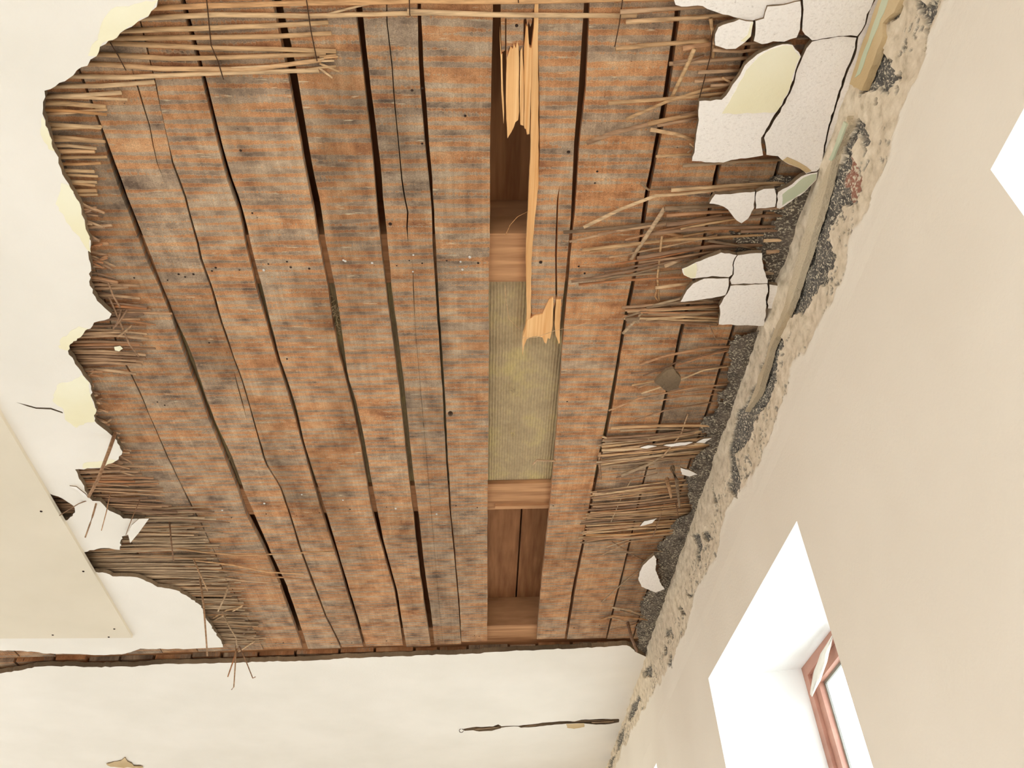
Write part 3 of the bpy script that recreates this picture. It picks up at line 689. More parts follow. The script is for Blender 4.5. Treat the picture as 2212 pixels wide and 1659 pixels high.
# ================================================================== BROKEN PLANK
bp = empty('broken_plank', (*C((1170, 350), H), H)); tag(bp, 'snapped ceiling plank with pale fresh splinters beside the missing board gap', 'plank')
def cp(pts, z=H): return [C(p, z) for p in pts]
body = [(1081, -60), (1265, -60), (1262, 0), (1250, 189), (1240, 311), (1233, 473), (1222, 594), (1214, 660), (1210, 700), (1205, 705), (1204, 660), (1203, 560), (1206, 440), (1209, 400), (1203, 430), (1199, 540), (1200, 650), (1190, 690), (1165, 700), (1150, 690), (1146, 640), (1147, 560), (1154, 470), (1162, 400), (1166, 330), (1165, 200), (1163, 95), (1158, 40), (1152, 20), (1149, 48), (1146, 58), (1142, 46), (1139, 58), (1137, 40), (1131, 42), (1131, 100), (1129, 118), (1126, 122), (1124, 112), (1122, 108), (1120, 100), (1117, 96), (1112, 102), (1106, 100), (1099, 104), (1096, 122), (1094, 136), (1094, 40), (1091, 40), (1091, 108), (1087, 112), (1083, 112)]
wbd = slab('weathered_face', [cp(body)], H, PT, [MAT['plank'], MAT['fresh']], bp)
def splinter(pts, z, th, zf=None): return slab('splinter', [fract(cp(pts), .02, .0006)], z, th, [MAT['fresh'], MAT['fresh']], bp, zf)
splinter([(1080, 60), (1083, 118), (1085, 115), (1086, 170), (1089, 240), (1088, 268), (1083, 200), (1081, 112)], H - .001, .012)
splinter([(1095, 124), (1094, 150), (1093, 200), (1094, 260), (1096, 297), (1100, 290), (1104, 284), (1110, 272), (1113, 262), (1119, 257), (1121, 240), (1121, 150), (1120, 98), (1117, 88), (1114, 102), (1110, 92), (1107, 104), (1103, 98), (1099, 112)], H - .004, .014)
splinter([(1124, 110), (1123, 200), (1124, 268), (1128, 269), (1131, 270), (1131, 150), (1128, 100)], H - .003, .014)
splinter([(1132, 100), (1132, 270), (1133, 275), (1136, 276), (1138, 288), (1143, 287), (1146, 200), (1148, 102), (1143, 100), (1140, 55), (1136, 55)], H - .005, .014)
splinter([(1148, 100), (1147, 200), (1146, 287), (1146, 330), (1142, 420), (1138, 500), (1136, 560), (1137, 640), (1138, 690), (1146, 695), (1147, 640), (1148, 560), (1155, 470), (1163, 400), (1163, 200), (1162, 95), (1163, 0), (1157, -10), (1154, 20), (1153, 60)], H - .003, .016)
splinter([(1138, 690), (1135, 710), (1130, 725), (1128, 742), (1129, 766), (1132, 745), (1138, 730), (1150, 725), (1160, 724), (1172, 727), (1176, 738), (1180, 740), (1183, 728), (1188, 730), (1190, 722), (1194, 700), (1195, 640), (1186, 645), (1179, 660), (1172, 676), (1155, 680), (1146, 686)], H - .004, .018)
splinter([(1201, 645), (1198, 700), (1200, 722), (1205, 735), (1207, 742), (1209, 738), (1209, 700), (1212, 645)], H - .003, .018)
nail(PL[5], 843, 483, 'rust', 1.3)  # dark disc painted in for the dark of a knot hole
nail(wbd, 1116, 55, 'rust', .9); nail(wbd, 1168, 566, 'rust', 1.2); nail(wbd, 1228, 328, 'rust', 1.0)  # the last is a dark disc standing in for a notch

for L, zz in (([(1092, 508), (1102, 486), (1118, 468), (1140, 457)], .012), ([(1128, 730), (1160, 728), (1200, 714), (1250, 703), (1290, 690)], -.012), ([(1091, 616), (1093, 650), (1100, 690), (1124, 712)], .004)):
    q = [(*C(p, H + zz), H + zz) for p in L]; tube('fibre', q, .0009, .0007, MAT['straw'], bp, 4)
# ================================================================== GYPSUM BOARD
zb_ = HP - .013
bd = [C((285.5, 1378), zb_), C((0, 896), zb_)]
dirv = np.array(bd[1]) - np.array(bd[0]); far = np.array(bd[0]) + dirv * 1.6
c2 = np.array(C((0, 1379.5), zb_)); far2 = np.array(bd[0]) + (c2 - np.array(bd[0])) * 2.0
board = slab('patch_board', [[tuple(bd[0]), tuple(far), tuple(far + (far2 - np.array(bd[0]))), tuple(far2)]], zb_, .0125, [MAT['board'], MAT['board']])
tag(board, 'beige plasterboard sheet screwed over the ceiling at the left edge', 'board')
for u, v in ((89, 1104.5), (180, 1234), (114, 1371.5), (247, 1358.5), (235, 1376)):
    x, y = C((u, v), zb_); o = bpy.data.objects.new('screw', nme['rust']); COL.objects.link(o); o.parent = board
    o.location = Vector((x, y, ZC + zb_)) - Vector(board['_o']); o.scale = (1.2, 1.2, 1.2)

# ================================================================== PLASTER FRAGMENTS ON THE RIGHT
FR = [
    ('plaster fragment cracked across, along the top frame edge left of the rest', [(1440, -40), (1456, 0), (1459, 10), (1472, 14), (1518, 13), (1550, 27), (1597, 40), (1625, 45), (1649, 38), (1656, 12), (1693, 9), (1728, 1), (1728, -40)], 0, None),
    ('white plaster fragment wedged beneath the top crack, above the yellowed piece', [(1632, 45), (1650, 40), (1658, 14), (1694, 11), (1729, 3), (1731, 34), (1728, 64), (1721, 81), (1694, 90), (1670, 89), (1646, 95), (1628, 88), (1632, 62)], -.004, None),
    ('small pale plaster fragment with rounded lower edge, hanging by dark gap', [(1562, 54), (1597, 42), (1627, 47), (1622, 78), (1609, 91), (1589, 105), (1569, 106), (1545, 98), (1545, 74), (1552, 59)], -.005, 'y3'),
    ('broad greyish plaster fragment nearest the top right of the ceiling', [(1732, -40), (1900, -40), (1885, 5), (1872, 30), (1868, 51), (1851, 77), (1822, 77), (1788, 81), (1754, 87), (1739, 75), (1733, 66), (1735, 34)], -.002, None),
    ('tall greyish plaster fragment with a tan lower tip, beside the corner', [(1755, 91), (1790, 85), (1822, 80), (1851, 83), (1848, 105), (1837, 135), (1824, 165), (1813, 196), (1803, 230), (1790, 270), (1783, 304), (1773, 358), (1764, 369), (1741, 374), (1724, 361), (1694, 348), (1680, 336), (1655, 333), (1650, 297), (1672, 260), (1696, 223), (1712, 189), (1723, 149), (1735, 122), (1743, 105)], -.003, 'tip'),
    ('large plaster fragment with a yellowed upper half', [(1690, 96), (1712, 97), (1730, 122), (1718, 152), (1706, 192), (1689, 226), (1665, 260), (1644, 297), (1648, 335), (1620, 340), (1580, 345), (1562, 351), (1495, 348), (1501, 321), (1508, 270), (1511, 219), (1559, 216), (1576, 196), (1592, 172), (1609, 142), (1636, 118), (1663, 105)], -.006, 'y6'),
    ('narrow cornice plaster strip between the corner crack and the green band', [(1902, -20), (1888, 5), (1876, 32), (1871, 52), (1854, 80), (1851, 106), (1840, 137), (1827, 167), (1816, 198), (1806, 232), (1793, 272), (1786, 306), (1776, 358), (1766, 371), (1774, 372), (1795, 325), (1822, 250), (1842, 182), (1870, 100), (1912, -20)], 0, None),
    ('greenish plaster sliver slanting down from the corner strip', [(1766, 372), (1764, 388), (1738, 415), (1684, 451), (1678, 449), (1681, 415), (1711, 398), (1731, 381), (1754, 374)], -.004, 'g'),
    ('small square plaster fragment between a triangle and the greenish sliver', [(1634, 415), (1650, 408), (1673, 407), (1677, 422), (1674, 447), (1633, 451), (1632, 435)], -.006, None),
    ('triangular plaster fragment pointing down amid the reeds', [(1532, 439), (1545, 419), (1565, 419), (1592, 417), (1631, 414), (1629, 450), (1616, 473), (1602, 483), (1592, 477), (1572, 452), (1552, 442)], -.007, None),
    ('plaster fragment with a yellow left tip, upper left of the cross-cracked four', [(1558, 546), (1592, 552), (1584, 566), (1582, 593), (1574, 599), (1538, 596), (1497, 601), (1477, 593), (1473, 580), (1504, 566), (1531, 556)], -.007, 'y10'),
    ('plaster fragment of the cross-cracked four, upper right with a green speck', [(1594, 552), (1620, 548), (1646, 547), (1649, 580), (1658, 603), (1658, 611), (1580, 614), (1577, 605), (1585, 593), (1586, 567)], -.006, None),
    ('tapering plaster fragment with a short slit, lower left of the cracked four', [(1574, 601), (1574, 617), (1567, 637), (1538, 644), (1497, 650), (1470, 652), (1484, 627), (1497, 613), (1521, 602), (1550, 602)], -.009, None),
    ('largest plaster fragment of the cross-cracked four, straight-bottomed', [(1578, 617), (1620, 615), (1657, 613), (1659, 630), (1654, 647), (1655, 664), (1651, 704), (1605, 703), (1553, 701), (1556, 674), (1554, 661), (1563, 644), (1571, 634)], -.008, None),
    ('narrow plaster fragment squeezed between the straight-bottomed one and the corner bead', [(1662, 614), (1686, 617), (1683, 637), (1669, 667), (1659, 667), (1659, 647), (1662, 630)], -.003, None),
    ('lone white plaster fragment low near the corner, above twig ends', [(1413, 1199), (1389, 1221), (1382, 1235), (1379, 1251), (1386, 1268), (1416, 1280), (1436, 1273), (1426, 1258), (1416, 1231), (1418, 1208)], -.012, None),
    ('small white plaster flake tucked behind a hanging dark shard', [(1470, 1010), (1487, 1015), (1507, 1025), (1490, 1030), (1473, 1025)], -.03, None),
    ('thin white plaster sliver caught in reeds above the lone low fragment', [(1382, 1137), (1392, 1126), (1419, 1120), (1409, 1130)], -.02, None),
    ('elongated white plaster chip lying along reeds, leftmost of a row', [(1382, 967), (1400, 962), (1419, 964), (1397, 969)], -.016, None),
    ('elongated white plaster chip lying along reeds, middle of a row', [(1433, 962), (1470, 956), (1497, 955), (1480, 962), (1450, 965)], -.016, None),
    ('elongated white plaster chip lying along reeds, rightmost of a row', [(1504, 956), (1520, 948), (1538, 946), (1522, 957)], -.016, None),
    ('grey ragged plaster shard dangling over dark plank joint', [(1441, 800), (1455, 797), (1471, 818), (1466, 838), (1443, 846), (1428, 836), (1414, 827), (1424, 815)], -.02, 'dark'),
]
sub = {'y3': ('yellow', [(1622, 50), (1627, 48), (1621, 78), (1608, 90), (1600, 88), (1615, 75)]),
       'y6': ('yellow', [(1691, 98), (1711, 99), (1728, 122), (1716, 152), (1705, 190), (1687, 226), (1677, 241), (1640, 243), (1600, 245), (1560, 245), (1575, 222), (1590, 195), (1612, 152), (1640, 122), (1665, 107)]),
       'tip': ('tan', [(1690, 345), (1700, 338), (1730, 352), (1752, 368), (1741, 372), (1724, 360)]),
       'g': ('green', [(1764, 375), (1762, 387), (1738, 412), (1690, 443), (1690, 420), (1715, 402), (1735, 384), (1752, 377)]),
       'y10': ('yellow', [(1504, 568), (1506, 580), (1502, 598), (1492, 600), (1478, 592), (1475, 581)])}
for lab, pts, dz, ex_ in FR:
    z = HP + dz; q = fract([C(p, z) for p in pts], .010, .0016)
    cx_ = np.mean([p[0] for p in q]); cy_ = np.mean([p[1] for p in q]); tx, ty = random.uniform(-.02, .02), random.uniform(-.02, .02)
    zf = lambda a, b, cx_=cx_, cy_=cy_, tx=tx, ty=ty: (a - cx_) * tx + (b - cy_) * ty
    small = len(pts) < 6
    mat_ = MAT['body'] if ex_ == 'dark' else MAT['frag']
    o = slab('plaster_fragment', [q], z, .005 if small else (.010 if ex_ == 'dark' else .012), [mat_, MAT['body']], None, zf); tag(o, lab, 'plaster', 'broken plaster pieces left on the right of the ceiling')
    if ex_ in sub:
        mm, pp = sub[ex_]; slab('limewash_patch', [fract([C(p, z) for p in pp], .012, .0016)], z - .0012, .0014, MAT[mm], o, zf)

# ================================================================== DARK BEDDING MORTAR ALONG THE CORNER (ceiling side)
mp_ = [(1755, 385), (1700, 372), (1660, 385), (1640, 440), (1690, 460), (1640, 490), (1580, 510), (1590, 545), (1650, 560), (1655, 705), (1590, 712), (1570, 760), (1562, 830), (1530, 895), (1512, 925), (1530, 960), (1498, 985), (1482, 1020), (1484, 1100), (1450, 1130), (1428, 1170), (1412, 1190), (1428, 1250), (1390, 1290), (1382, 1330), (1372, 1370), (1374, 1412), (1392, 1420), (1420, 1340), (1450, 1262), (1480, 1190), (1510, 1110), (1556, 1000), (1600, 890), (1640, 780), (1700, 620), (1750, 470)]
poly = [C(p, H - .004) for p in mp_]
poly = [(a if i < 27 else max(a, XW + .016), b) for i, (a, b) in enumerate(poly)]
gx = np.arange(.45, XW + .022, .0045); gy = np.arange(.9, 3.85, .0045); A, B = np.meshgrid(gx, gy, indexing='ij')
ins = inpoly(A + (fbm(A, B, 30, 3) - .5) * .05, B + (fbm(A + 9, B, 30, 3) - .5) * .05, poly) | ((A > XW - .02) & (B > .9) & (B < 3.75) & inpoly(A - .03, B, poly))
Zm = H - .004 - .014 * np.clip((A - (XW - .10)) / .1, 0, 1) - .012 * (fbm(A, B, 26, 4) - .4)
vid = -np.ones(A.shape, int); vs, fs = [], []
qd = ins[:-1, :-1] & ins[1:, :-1] & ins[:-1, 1:] & ins[1:, 1:]
for i, j in zip(*np.nonzero(qd)):
    f_ = []
    for a, b in ((i, j), (i, j + 1), (i + 1, j + 1), (i + 1, j)):
        if vid[a, b] < 0: vid[a, b] = len(vs); vs.append((A[a, b], B[a, b], Zm[a, b]))
        f_.append(int(vid[a, b]))
    fs.append(tuple(f_))
mo = link('mortar_bedding', vs, fs, MAT['mortar'], ceiling); mo['kind'] = 'stuff'

# corner bead of old cornice, with green and tan bands further up
XB = XW + .004
def wslab(name, pts, x, th, mats, parent=None, seg=.012, amp=.002):
    return slab(name, [fract([W(p, x) for p in pts], seg, amp)], x, th, mats, parent, axis='x')
bead_l = [(1822, 250), (1800, 312), (1780, 360), (1765, 395), (1745, 440), (1735, 480), (1722, 520), (1713, 560), (1700, 600), (1690, 640), (1675, 690), (1662, 715), (1648, 760), (1635, 800), (1620, 840), (1600, 890)]
bead_r = [(1612, 890), (1640, 850), (1655, 800), (1665, 760), (1683, 720), (1697, 690), (1712, 650), (1729, 600), (1744, 550), (1759, 500), (1777, 440), (1793, 385), (1812, 320), (1836, 270), (1830, 254)]
def wtop(pts, x): return [(W(p, x)[0], min(W(p, x)[1], HP + .018)) for p in pts]
bead = slab('cornice_bead', [fract(wtop([(a + 9, b) for a, b in bead_l] + [(a - 3, b) for a, b in bead_r], XW - .012), .012, .0025)], XW - .012, .016, [MAT['bead'], MAT['bead']], None, lambda a, b: .006 * (float(vnoise(a, b, 30)) - .5), axis='x'); tag(bead, 'rough tan cornice bead running down the ceiling corner', 'cornice')
cs = slab('cornice_strip', [fract(wtop([(1905, -20), (1860, 100), (1835, 182), (1861, 196), (1873, 169), (1895, 108), (1907, 80), (1907, 50), (1931, 27), (1955, -20)], XW - .010), .012, .002)], XW - .010, .015, [MAT['tan'], MAT['tan']], None, axis='x'); tag(cs, 'green and tan painted cornice strip at the top right corner', 'cornice')
slab('limewash_patch', [fract(wtop([(1911, -18), (1870, 100), (1846, 168), (1857, 160), (1890, 72), (1926, -18)], XW - .0108), .012, .002)], XW - .0108, .001, MAT['green'], cs, axis='x')
slab('limewash_patch', [fract(wtop([(1822, 262), (1804, 312), (1790, 345), (1796, 348), (1810, 315), (1828, 268)], XW - .0155), .012, .002)], XW - .0155, .004, MAT['green'], bead, axis='x')

# ================================================================== REEDS
ZR = H - .0065
def zpts(px, z0=ZR, dz=None, wob=.0006):
    """picture polyline -> 3-D points on (nearly) the ceiling plane; dz lowers points one by one"""
    out = []
    for i, p in enumerate(px):
        z = z0 - (dz[i] if dz else 0)
        out.append((*C(p, z), z))
    res = []
    for i in range(len(out) - 1):
        a, b = np.array(out[i]), np.array(out[i + 1]); L = np.linalg.norm(b - a); kseg = max(1, int(L / .10))
        for j in range(kseg):
            q = a + (b - a) * j / kseg
            if i + j > 0: q = q + np.array([0, random.gauss(0, wob), random.gauss(0, wob * .6)])
            res.append(tuple(q))
    res.append(out[-1]); return res
def reed(mat, px, parent, r=.0048, dz=None, z0=ZR, taper=.85, wob=.0006, flat=.8, sides=6):
    return tube('reed', zpts(px, z0, dz, wob), r, r * taper, MAT[mat], parent, sides, flat)
def root(name, u, v, label, cat, group=None):
    e = empty(name, (*C((u, v), ZR), ZR)); return tag(e, label, cat, group or 'torn reed mats under the planks')

# A: long reeds at the top
rt = root('reed_mat', 450, 80, 'long straw reeds wired in a row across the top left planks', 'reed mat')
for i, L in enumerate([
    [(300, 19), (444, 12), (660, 7), (900, 4), (1140, 2), (1500, -2)], [(280, 41), (472, 32), (665, 35), (740, 33), (930, 28)],
    [(880, 25), (1071, 32), (1267, 33), (1375, 34)], [(250, 67), (449, 61), (600, 55), (709, 49)], [(240, 83), (456, 83), (600, 79), (716, 72)],
    [(216, 92), (439, 103), (600, 107), (726, 111)], [(196, 116), (371, 126), (500, 124), (704, 116)], [(180, 136), (354, 149), (547, 151), (692, 130)],
    [(140, 164), (270, 167), (429, 160), (560, 155), (689, 152)], [(110, 186), (220, 186), (334, 177)], [(85, 209), (180, 206), (263, 200)],
    [(600, 158), (689, 146), (726, 143)], [(690, 122), (726, 118)], [(692, 132), (722, 131)], [(690, 137), (733, 155)], [(700, 125), (730, 122)], [(688, 146), (718, 168)], [(480, 148), (640, 140), (700, 126)], [(700, 33), (770, 14), (800, 8)]]):
    reed('straw', L, rt, r=.0055 if i < 11 else .0026, wob=.0008)
for L in ([(444, -20), (449, 24), (456, 98), (470, 130), (483, 172)], [(658, -20), (662, 0), (672, 68), (685, 132)], [(238, 92), (255, 120), (272, 152)], [(884, -10), (885, 30), (886, 34)], [(1119, -10), (1120, 6)]):
    tube('wire', [(*C(p, ZR - .006), ZR - .006) for p in L], .0011, .0011, MAT['wire'], rt, 4)
# B..D: short reed ends all along the left plaster edge
re_px = [(263, 199), (240, 215), (233, 230), (222, 262), (217, 300), (212, 340), (207, 380), (210, 400), (212, 430), (214, 470), (228, 520), (236, 560), (258, 600), (300, 630), (305, 650), (322, 690), (334, 720), (338, 745), (312, 775), (300, 792), (208, 802), (204, 830), (212, 862), (228, 900), (252, 940), (280, 975), (288, 1000), (300, 1030), (345, 1050), (330, 1075), (380, 1095), (450, 1108)]
rx = [C(p, ZR) for p in re_px]; lx = [C(p, HP) for p in lt[11:-2]]
lxs = sorted([(b, a) for a, b in lx])
def left_at(y, zscale=H / HP):
    return float(np.interp(y, [p[0] for p in lxs], [p[1] for p in lxs]))
def right_at(y): return float(np.interp(y, [p[1] for p in rx], [p[0] for p in rx]))
def mat_rows(parent, v0, v1, pitch, mat, r, fl, fr, jit, ang, hang=.012, dense=1.0):
    y = C((200, v0), ZR)[1]; ye = C((200, v1), ZR)[1]; n = 0
    while y < ye:
        x0 = fl(y) ; x1 = fr(y) + random.gauss(0, jit)
        if x1 > x0 + .03 and random.random() < dense:
            dy = random.gauss(0, ang) * (x1 - x0); dzz = min(.020, abs(random.gauss(0, hang)))
            a = (x0, y, ZR + random.uniform(-.002, .001)); b = (x1, y + dy, ZR - dzz)
            mid = (x0 + (x1 - x0) * .55, y + dy * .35 + random.gauss(0, .0015), ZR - dzz * .25 + random.uniform(-.001, .001))
            rr = r * random.uniform(.7, 1.2)
            tube('reed', [a, mid, b], rr, rr * .8, MAT[mat], parent, 5, .8); n += 1
        y += pitch * random.uniform(.7, 1.35)
    return n
def LB(y): return left_at(y) - .05
rb = root('reed_mat', 190, 320, 'fringe of short straw reed stubs along the upper left plaster edge', 'reed mat')
mat_rows(rb, 208, 425, .0135, 'straw', .0050, LB, right_at, .008, .05, .006)
rb2 = root('reed_mat', 210, 520, 'narrow curled fringe of broken reeds below the upper left stubs', 'reed mat')
mat_rows(rb2, 425, 605, .0085, 'reed', .0042, LB, right_at, .012, .28, .018)
rc = root('reed_mat', 240, 720, 'tuft of splayed reeds in the middle left plaster bay', 'reed mat')
mat_rows(rc, 605, 800, .0105, 'reed', .0048, LB, right_at, .022, .06, .012)
for L in ([(275, 668), (262, 690), (244, 710)], [(285, 702), (270, 716), (254, 728)], [(262, 668), (256, 690), (250, 706)], [(235, 640), (280, 745), (300, 770)], [(230, 600), (245, 640), (260, 665)]): reed('reed', L, rc, .0028, dz=[.004, .02, .03])
rd_ = root('reed_mat', 225, 890, 'dark fringe of clipped reed tips beside the cracked yellow plaster', 'reed mat')
mat_rows(rd_, 800, 1000, .0085, 'reed', .0042, LB, right_at, .012, .3, .02)
re_ = root('reed_mat', 280, 1060, 'brown reed bundle poking out above the small torn hole', 'reed mat')
mat_rows(re_, 1000, 1105, .0080, 'reed', .0048, lambda y: C((60, 1080), ZR)[0], right_at, .025, .05, .008)
# E: dense mat lower left
ex_px = [(452, 1105), (440, 1118), (418, 1132), (425, 1150), (450, 1165), (455, 1190), (470, 1210), (482, 1225), (495, 1245), (520, 1300), (545, 1350), (563, 1385)]
exw = [C(p, ZR) for p in ex_px]
def eright(y): return float(np.interp(y, [p[1] for p in exw], [p[0] for p in exw]))
rf = root('reed_mat', 360, 1220, 'dense grey-brown reed mat filling the lower left corner of the hole', 'reed mat')
mat_rows(rf, 1104, 1300, .0075, 'dusty', .0046, lambda y: C((60, 1150), ZR)[0], eright, .022, .035, .008)
mat_rows(rf, 1300, 1397, .0075, 'dusty', .0046, lambda y: C((395, 1350), ZR)[0], eright, .022, .05, .010)
for L, mm in (([(380, 1185), (440, 1193), (520, 1200), (620, 1196), (722, 1191)], 'straw'), ([(418, 1210), (500, 1220), (580, 1236), (656, 1240)], 'straw'), ([(400, 1222), (500, 1234), (590, 1246), (651, 1251)], 'dusty'), ([(440, 1242), (520, 1254), (606, 1261)], 'reed'), ([(460, 1335), (490, 1318), (522, 1312)], 'straw'), ([(462, 1340), (500, 1322), (524, 1308)], 'straw'), ([(545, 1352), (525, 1370)], 'reed'), ([(550, 1385), (530, 1398), (515, 1408)], 'straw'), ([(330, 1100), (400, 1103), (463, 1106)], 'reed'), ([(340, 1118), (420, 1124), (496, 1129)], 'reed'), ([(360, 1144), (440, 1148), (482, 1151)], 'dusty')):
    reed(mm, L, rf, .0038, dz=[.006 + .006 * i for i in range(len(L))])
# Standing / hanging single reeds, each a thing of its own
def hang(px, y, r, label, mat='reed', y1=None):
    n = len(px); pts = []
    for i, p in enumerate(px):
        yy = y + ((y1 if y1 else y) - y) * i / (n - 1); x_, z_ = Yp(p, yy); pts.append((x_, yy, z_))
    o = tube('hanging_reed', pts, r, r * .7, MAT[mat], None, 6, .7); return tag(o, label, 'reed', 'reeds dangling from the ceiling')
ZD = ZR - .014
def yat(u, v): return C((u, v), ZD)[1]
hang([(249, 935), (235, 975), (212, 1035), (191, 1074)], yat(249, 935), .0075, 'thick brown split reed hanging over plaster near the small torn hole')
hang([(207, 1074), (170, 1088), (128, 1114)], yat(207, 1074), .0025, 'thin crooked reed stem pointing toward the beige board')
hang([(210, 1080), (200, 1115), (195, 1130), (184, 1161)], yat(210, 1080), .0042, 'short reed dangling with a split wide tip, below the thick brown one')
hang([(238, 1066), (230, 1105), (219, 1146)], yat(238, 1066), .0026, 'slender reed dangling just right of the split-tipped one')
hang([(302, 1080), (285, 1120), (272, 1155)], yat(302, 1080), .0022, 'slim reed dangling in front of the curled white flap')
hang([(366, 1128), (370, 1170), (375, 1211)], yat(366, 1128), .0042, 'stubby grey reed dangling over the dense mat top')
hang([(418, 1208), (432, 1240), (449, 1277)], yat(418, 1208), .0050, 'flattened grey reed dangling obliquely above the longest hanging reed', 'dusty')
hang([(432, 1250), (440, 1310), (444, 1360), (448, 1417)], yat(432, 1250), .0055, 'longest hanging reed crossing the plaster lip down to the slot')
hang([(496, 1260), (485, 1290), (471, 1321)], yat(496, 1260), .0055, 'leaning reed dangling right of the longest hanging reed', 'dusty')
hang([(484, 1330), (496, 1355), (510, 1378), (512, 1400)], yat(484, 1330), .0045, 'bent reed dangling at the lower tip of the dense mat', 'dusty')
hang([(512, 1400), (503, 1430), (492, 1462)], yat(512, 1400), .0050, 'leftmost of three reeds sticking down past the slot')
hang([(510, 1395), (508, 1440), (505, 1484), (500, 1490)], yat(510, 1395), .0045, 'middle and longest of three reeds sticking down past the slot')
hang([(517, 1396), (532, 1430), (546, 1465), (552, 1462)], yat(517, 1396), .0042, 'rightmost hook-ended of three reeds sticking down past the slot')

# Right-hand clusters
def lst_cluster(label, items, at_, mat='reed', r=.0042):
    e = root('reed_mat', *at_, label, 'reed mat')
    for it in items:
        L, rr = it[0], (it[1] if len(it) > 1 else r)
        n = len(L); reed(it[2] if len(it) > 2 else random.choice([mat, mat, 'straw', 'dusty']), L, e, rr, dz=[.010 * (1 - i / (n - 1)) * random.uniform(.3, 1.6) for i in range(n)])
    return e
def fan(L0, L1, R0, R1, n, jl=14, bow=5):
    out = []
    for i in range(n):
        t = (i + random.uniform(-.3, .3)) / max(1, n - 1)
        a = (L0[0] + (L1[0] - L0[0]) * t + random.gauss(0, jl), L0[1] + (L1[1] - L0[1]) * t + random.gauss(0, 2))
        b = (R0[0] + (R1[0] - R0[0]) * t, R0[1] + (R1[1] - R0[1]) * t + random.gauss(0, 2))
        out.append(([a, ((a[0] + b[0]) / 2, (a[1] + b[1]) / 2 - random.uniform(-1, 1) * bow), b], random.uniform(.0022, .0046)))
    return out
def sp2(u, v): return (u, v)
c1 = lst_cluster('reeds fanning left from under the top right plaster, above the yellowed fragment', [
    ([(1352, 48), (1400, 44), (1480, 38), (1600, 30)], .005), ([(1340, 26), (1420, 21), (1550, 12)], .005), ([(1330, 106), (1400, 98), (1515, 89), (1530, 88)], .0052), ([(1500, 106), (1480, 150), (1450, 213)], .005), ([(1446, 138), (1540, 131), (1640, 124)], .0048), ([(1508, 156), (1560, 154), (1610, 151)], .0045), ([(1500, 175), (1560, 170), (1610, 166)], .005), ([(1314, 223), (1440, 214), (1500, 208), (1580, 200)], .0045), ([(1352, 258), (1440, 219), (1520, 194), (1610, 178)], .0042), ([(1267, 309), (1330, 285), (1430, 262), (1510, 242)], .0062), ([(1400, 268), (1450, 256), (1515, 244)], .006), ([(1405, 280), (1460, 290), (1505, 304)], .005), ([(1420, 272), (1470, 262), (1510, 254)], .004), ([(1417, 338), (1450, 335), (1500, 333)], .0038), ([(1475, 105), (1510, 98), (1550, 93)], .006), ([(1455, 135), (1500, 128), (1520, 120)], .0035), ([(1535, 40), (1542, 80), (1540, 125)], .004), ([(1560, 168), (1590, 185), (1600, 196)], .0025), ([(1540, 92), (1600, 96), (1660, 93)], .004), ([(1540, 108), (1600, 112), (1680, 102)], .004), ([(1535, 185), (1570, 183), (1600, 178)], .004), ([(1490, 310), (1500, 318), (1510, 322)], .002), ([(1485, 330), (1495, 322), (1507, 330)], .002)], (1450, 150))
for L in ([(1346, -10), (1338, 51), (1328, 101)], [(1542, 45), (1535, 120), (1510, 215)]): tube('wire', [(*C(p, ZR - .008), ZR - .008) for p in L], .0010, .0010, MAT['wire'], c1, 4)
c2_ = lst_cluster('long bent reeds jutting left between the triangular and the cross-cracked plaster', [
    ([(1475, 358), (1580, 350), (1700, 344)], .005), ([(1450, 411), (1560, 402), (1740, 391)], .005), ([(1261, 491), (1340, 452), (1416, 422), (1450, 421), (1570, 408), (1710, 396)], .005), ([(1217, 502), (1320, 493), (1433, 480), (1560, 472)], .005), ([(1436, 450), (1400, 505), (1359, 567)], .006, 'dusty'), ([(1436, 451), (1480, 448), (1545, 444)], .0065), ([(1440, 466), (1500, 460), (1575, 456)], .005), ([(1440, 486), (1500, 478), (1590, 468)], .006), ([(1230, 522), (1330, 500), (1440, 482), (1545, 470)], .0035), ([(1258, 540), (1340, 530), (1436, 520), (1570, 512), (1706, 503)], .0048), ([(1400, 505), (1500, 494), (1620, 490), (1715, 488)], .0058), ([(1376, 558), (1460, 542), (1540, 532), (1690, 528)], .006), ([(1380, 566), (1470, 556), (1560, 540)], .004), ([(1234, 608), (1300, 596), (1369, 584), (1470, 560), (1552, 542)], .0042), ([(1236, 608), (1330, 598), (1420, 590), (1500, 580)], .0036), ([(1250, 615), (1340, 606), (1440, 600), (1545, 598)], .004), ([(1416, 622), (1460, 616), (1500, 611)], .0052), ([(1470, 495), (1540, 480), (1600, 470)], .004), ([(1400, 506), (1440, 503), (1475, 511)], .006, 'dusty'), ([(1530, 520), (1600, 532), (1640, 540)], .004, 'dusty'), ([(1600, 500), (1680, 498), (1718, 500)], .005), ([(1600, 470), (1660, 466), (1725, 465)], .005), ([(1620, 452), (1690, 448), (1730, 446)], .005), ([(1430, 510), (1425, 555), (1420, 600), (1424, 650)], .003), ([(1436, 575), (1460, 565), (1470, 560)], .006, 'dusty'), ([(1385, 396), (1400, 410), (1450, 408)], .003), ([(1650, 590), (1690, 588), (1695, 592)], .006), ([(1655, 545), (1680, 541), (1690, 545)], .007), ([(1650, 520), (1700, 518), (1712, 520)], .005)] + [(a, r_) for a, r_ in fan((1300, 500), (1290, 610), (1560, 455), (1540, 560), 7, 30, 4)], (1480, 500))
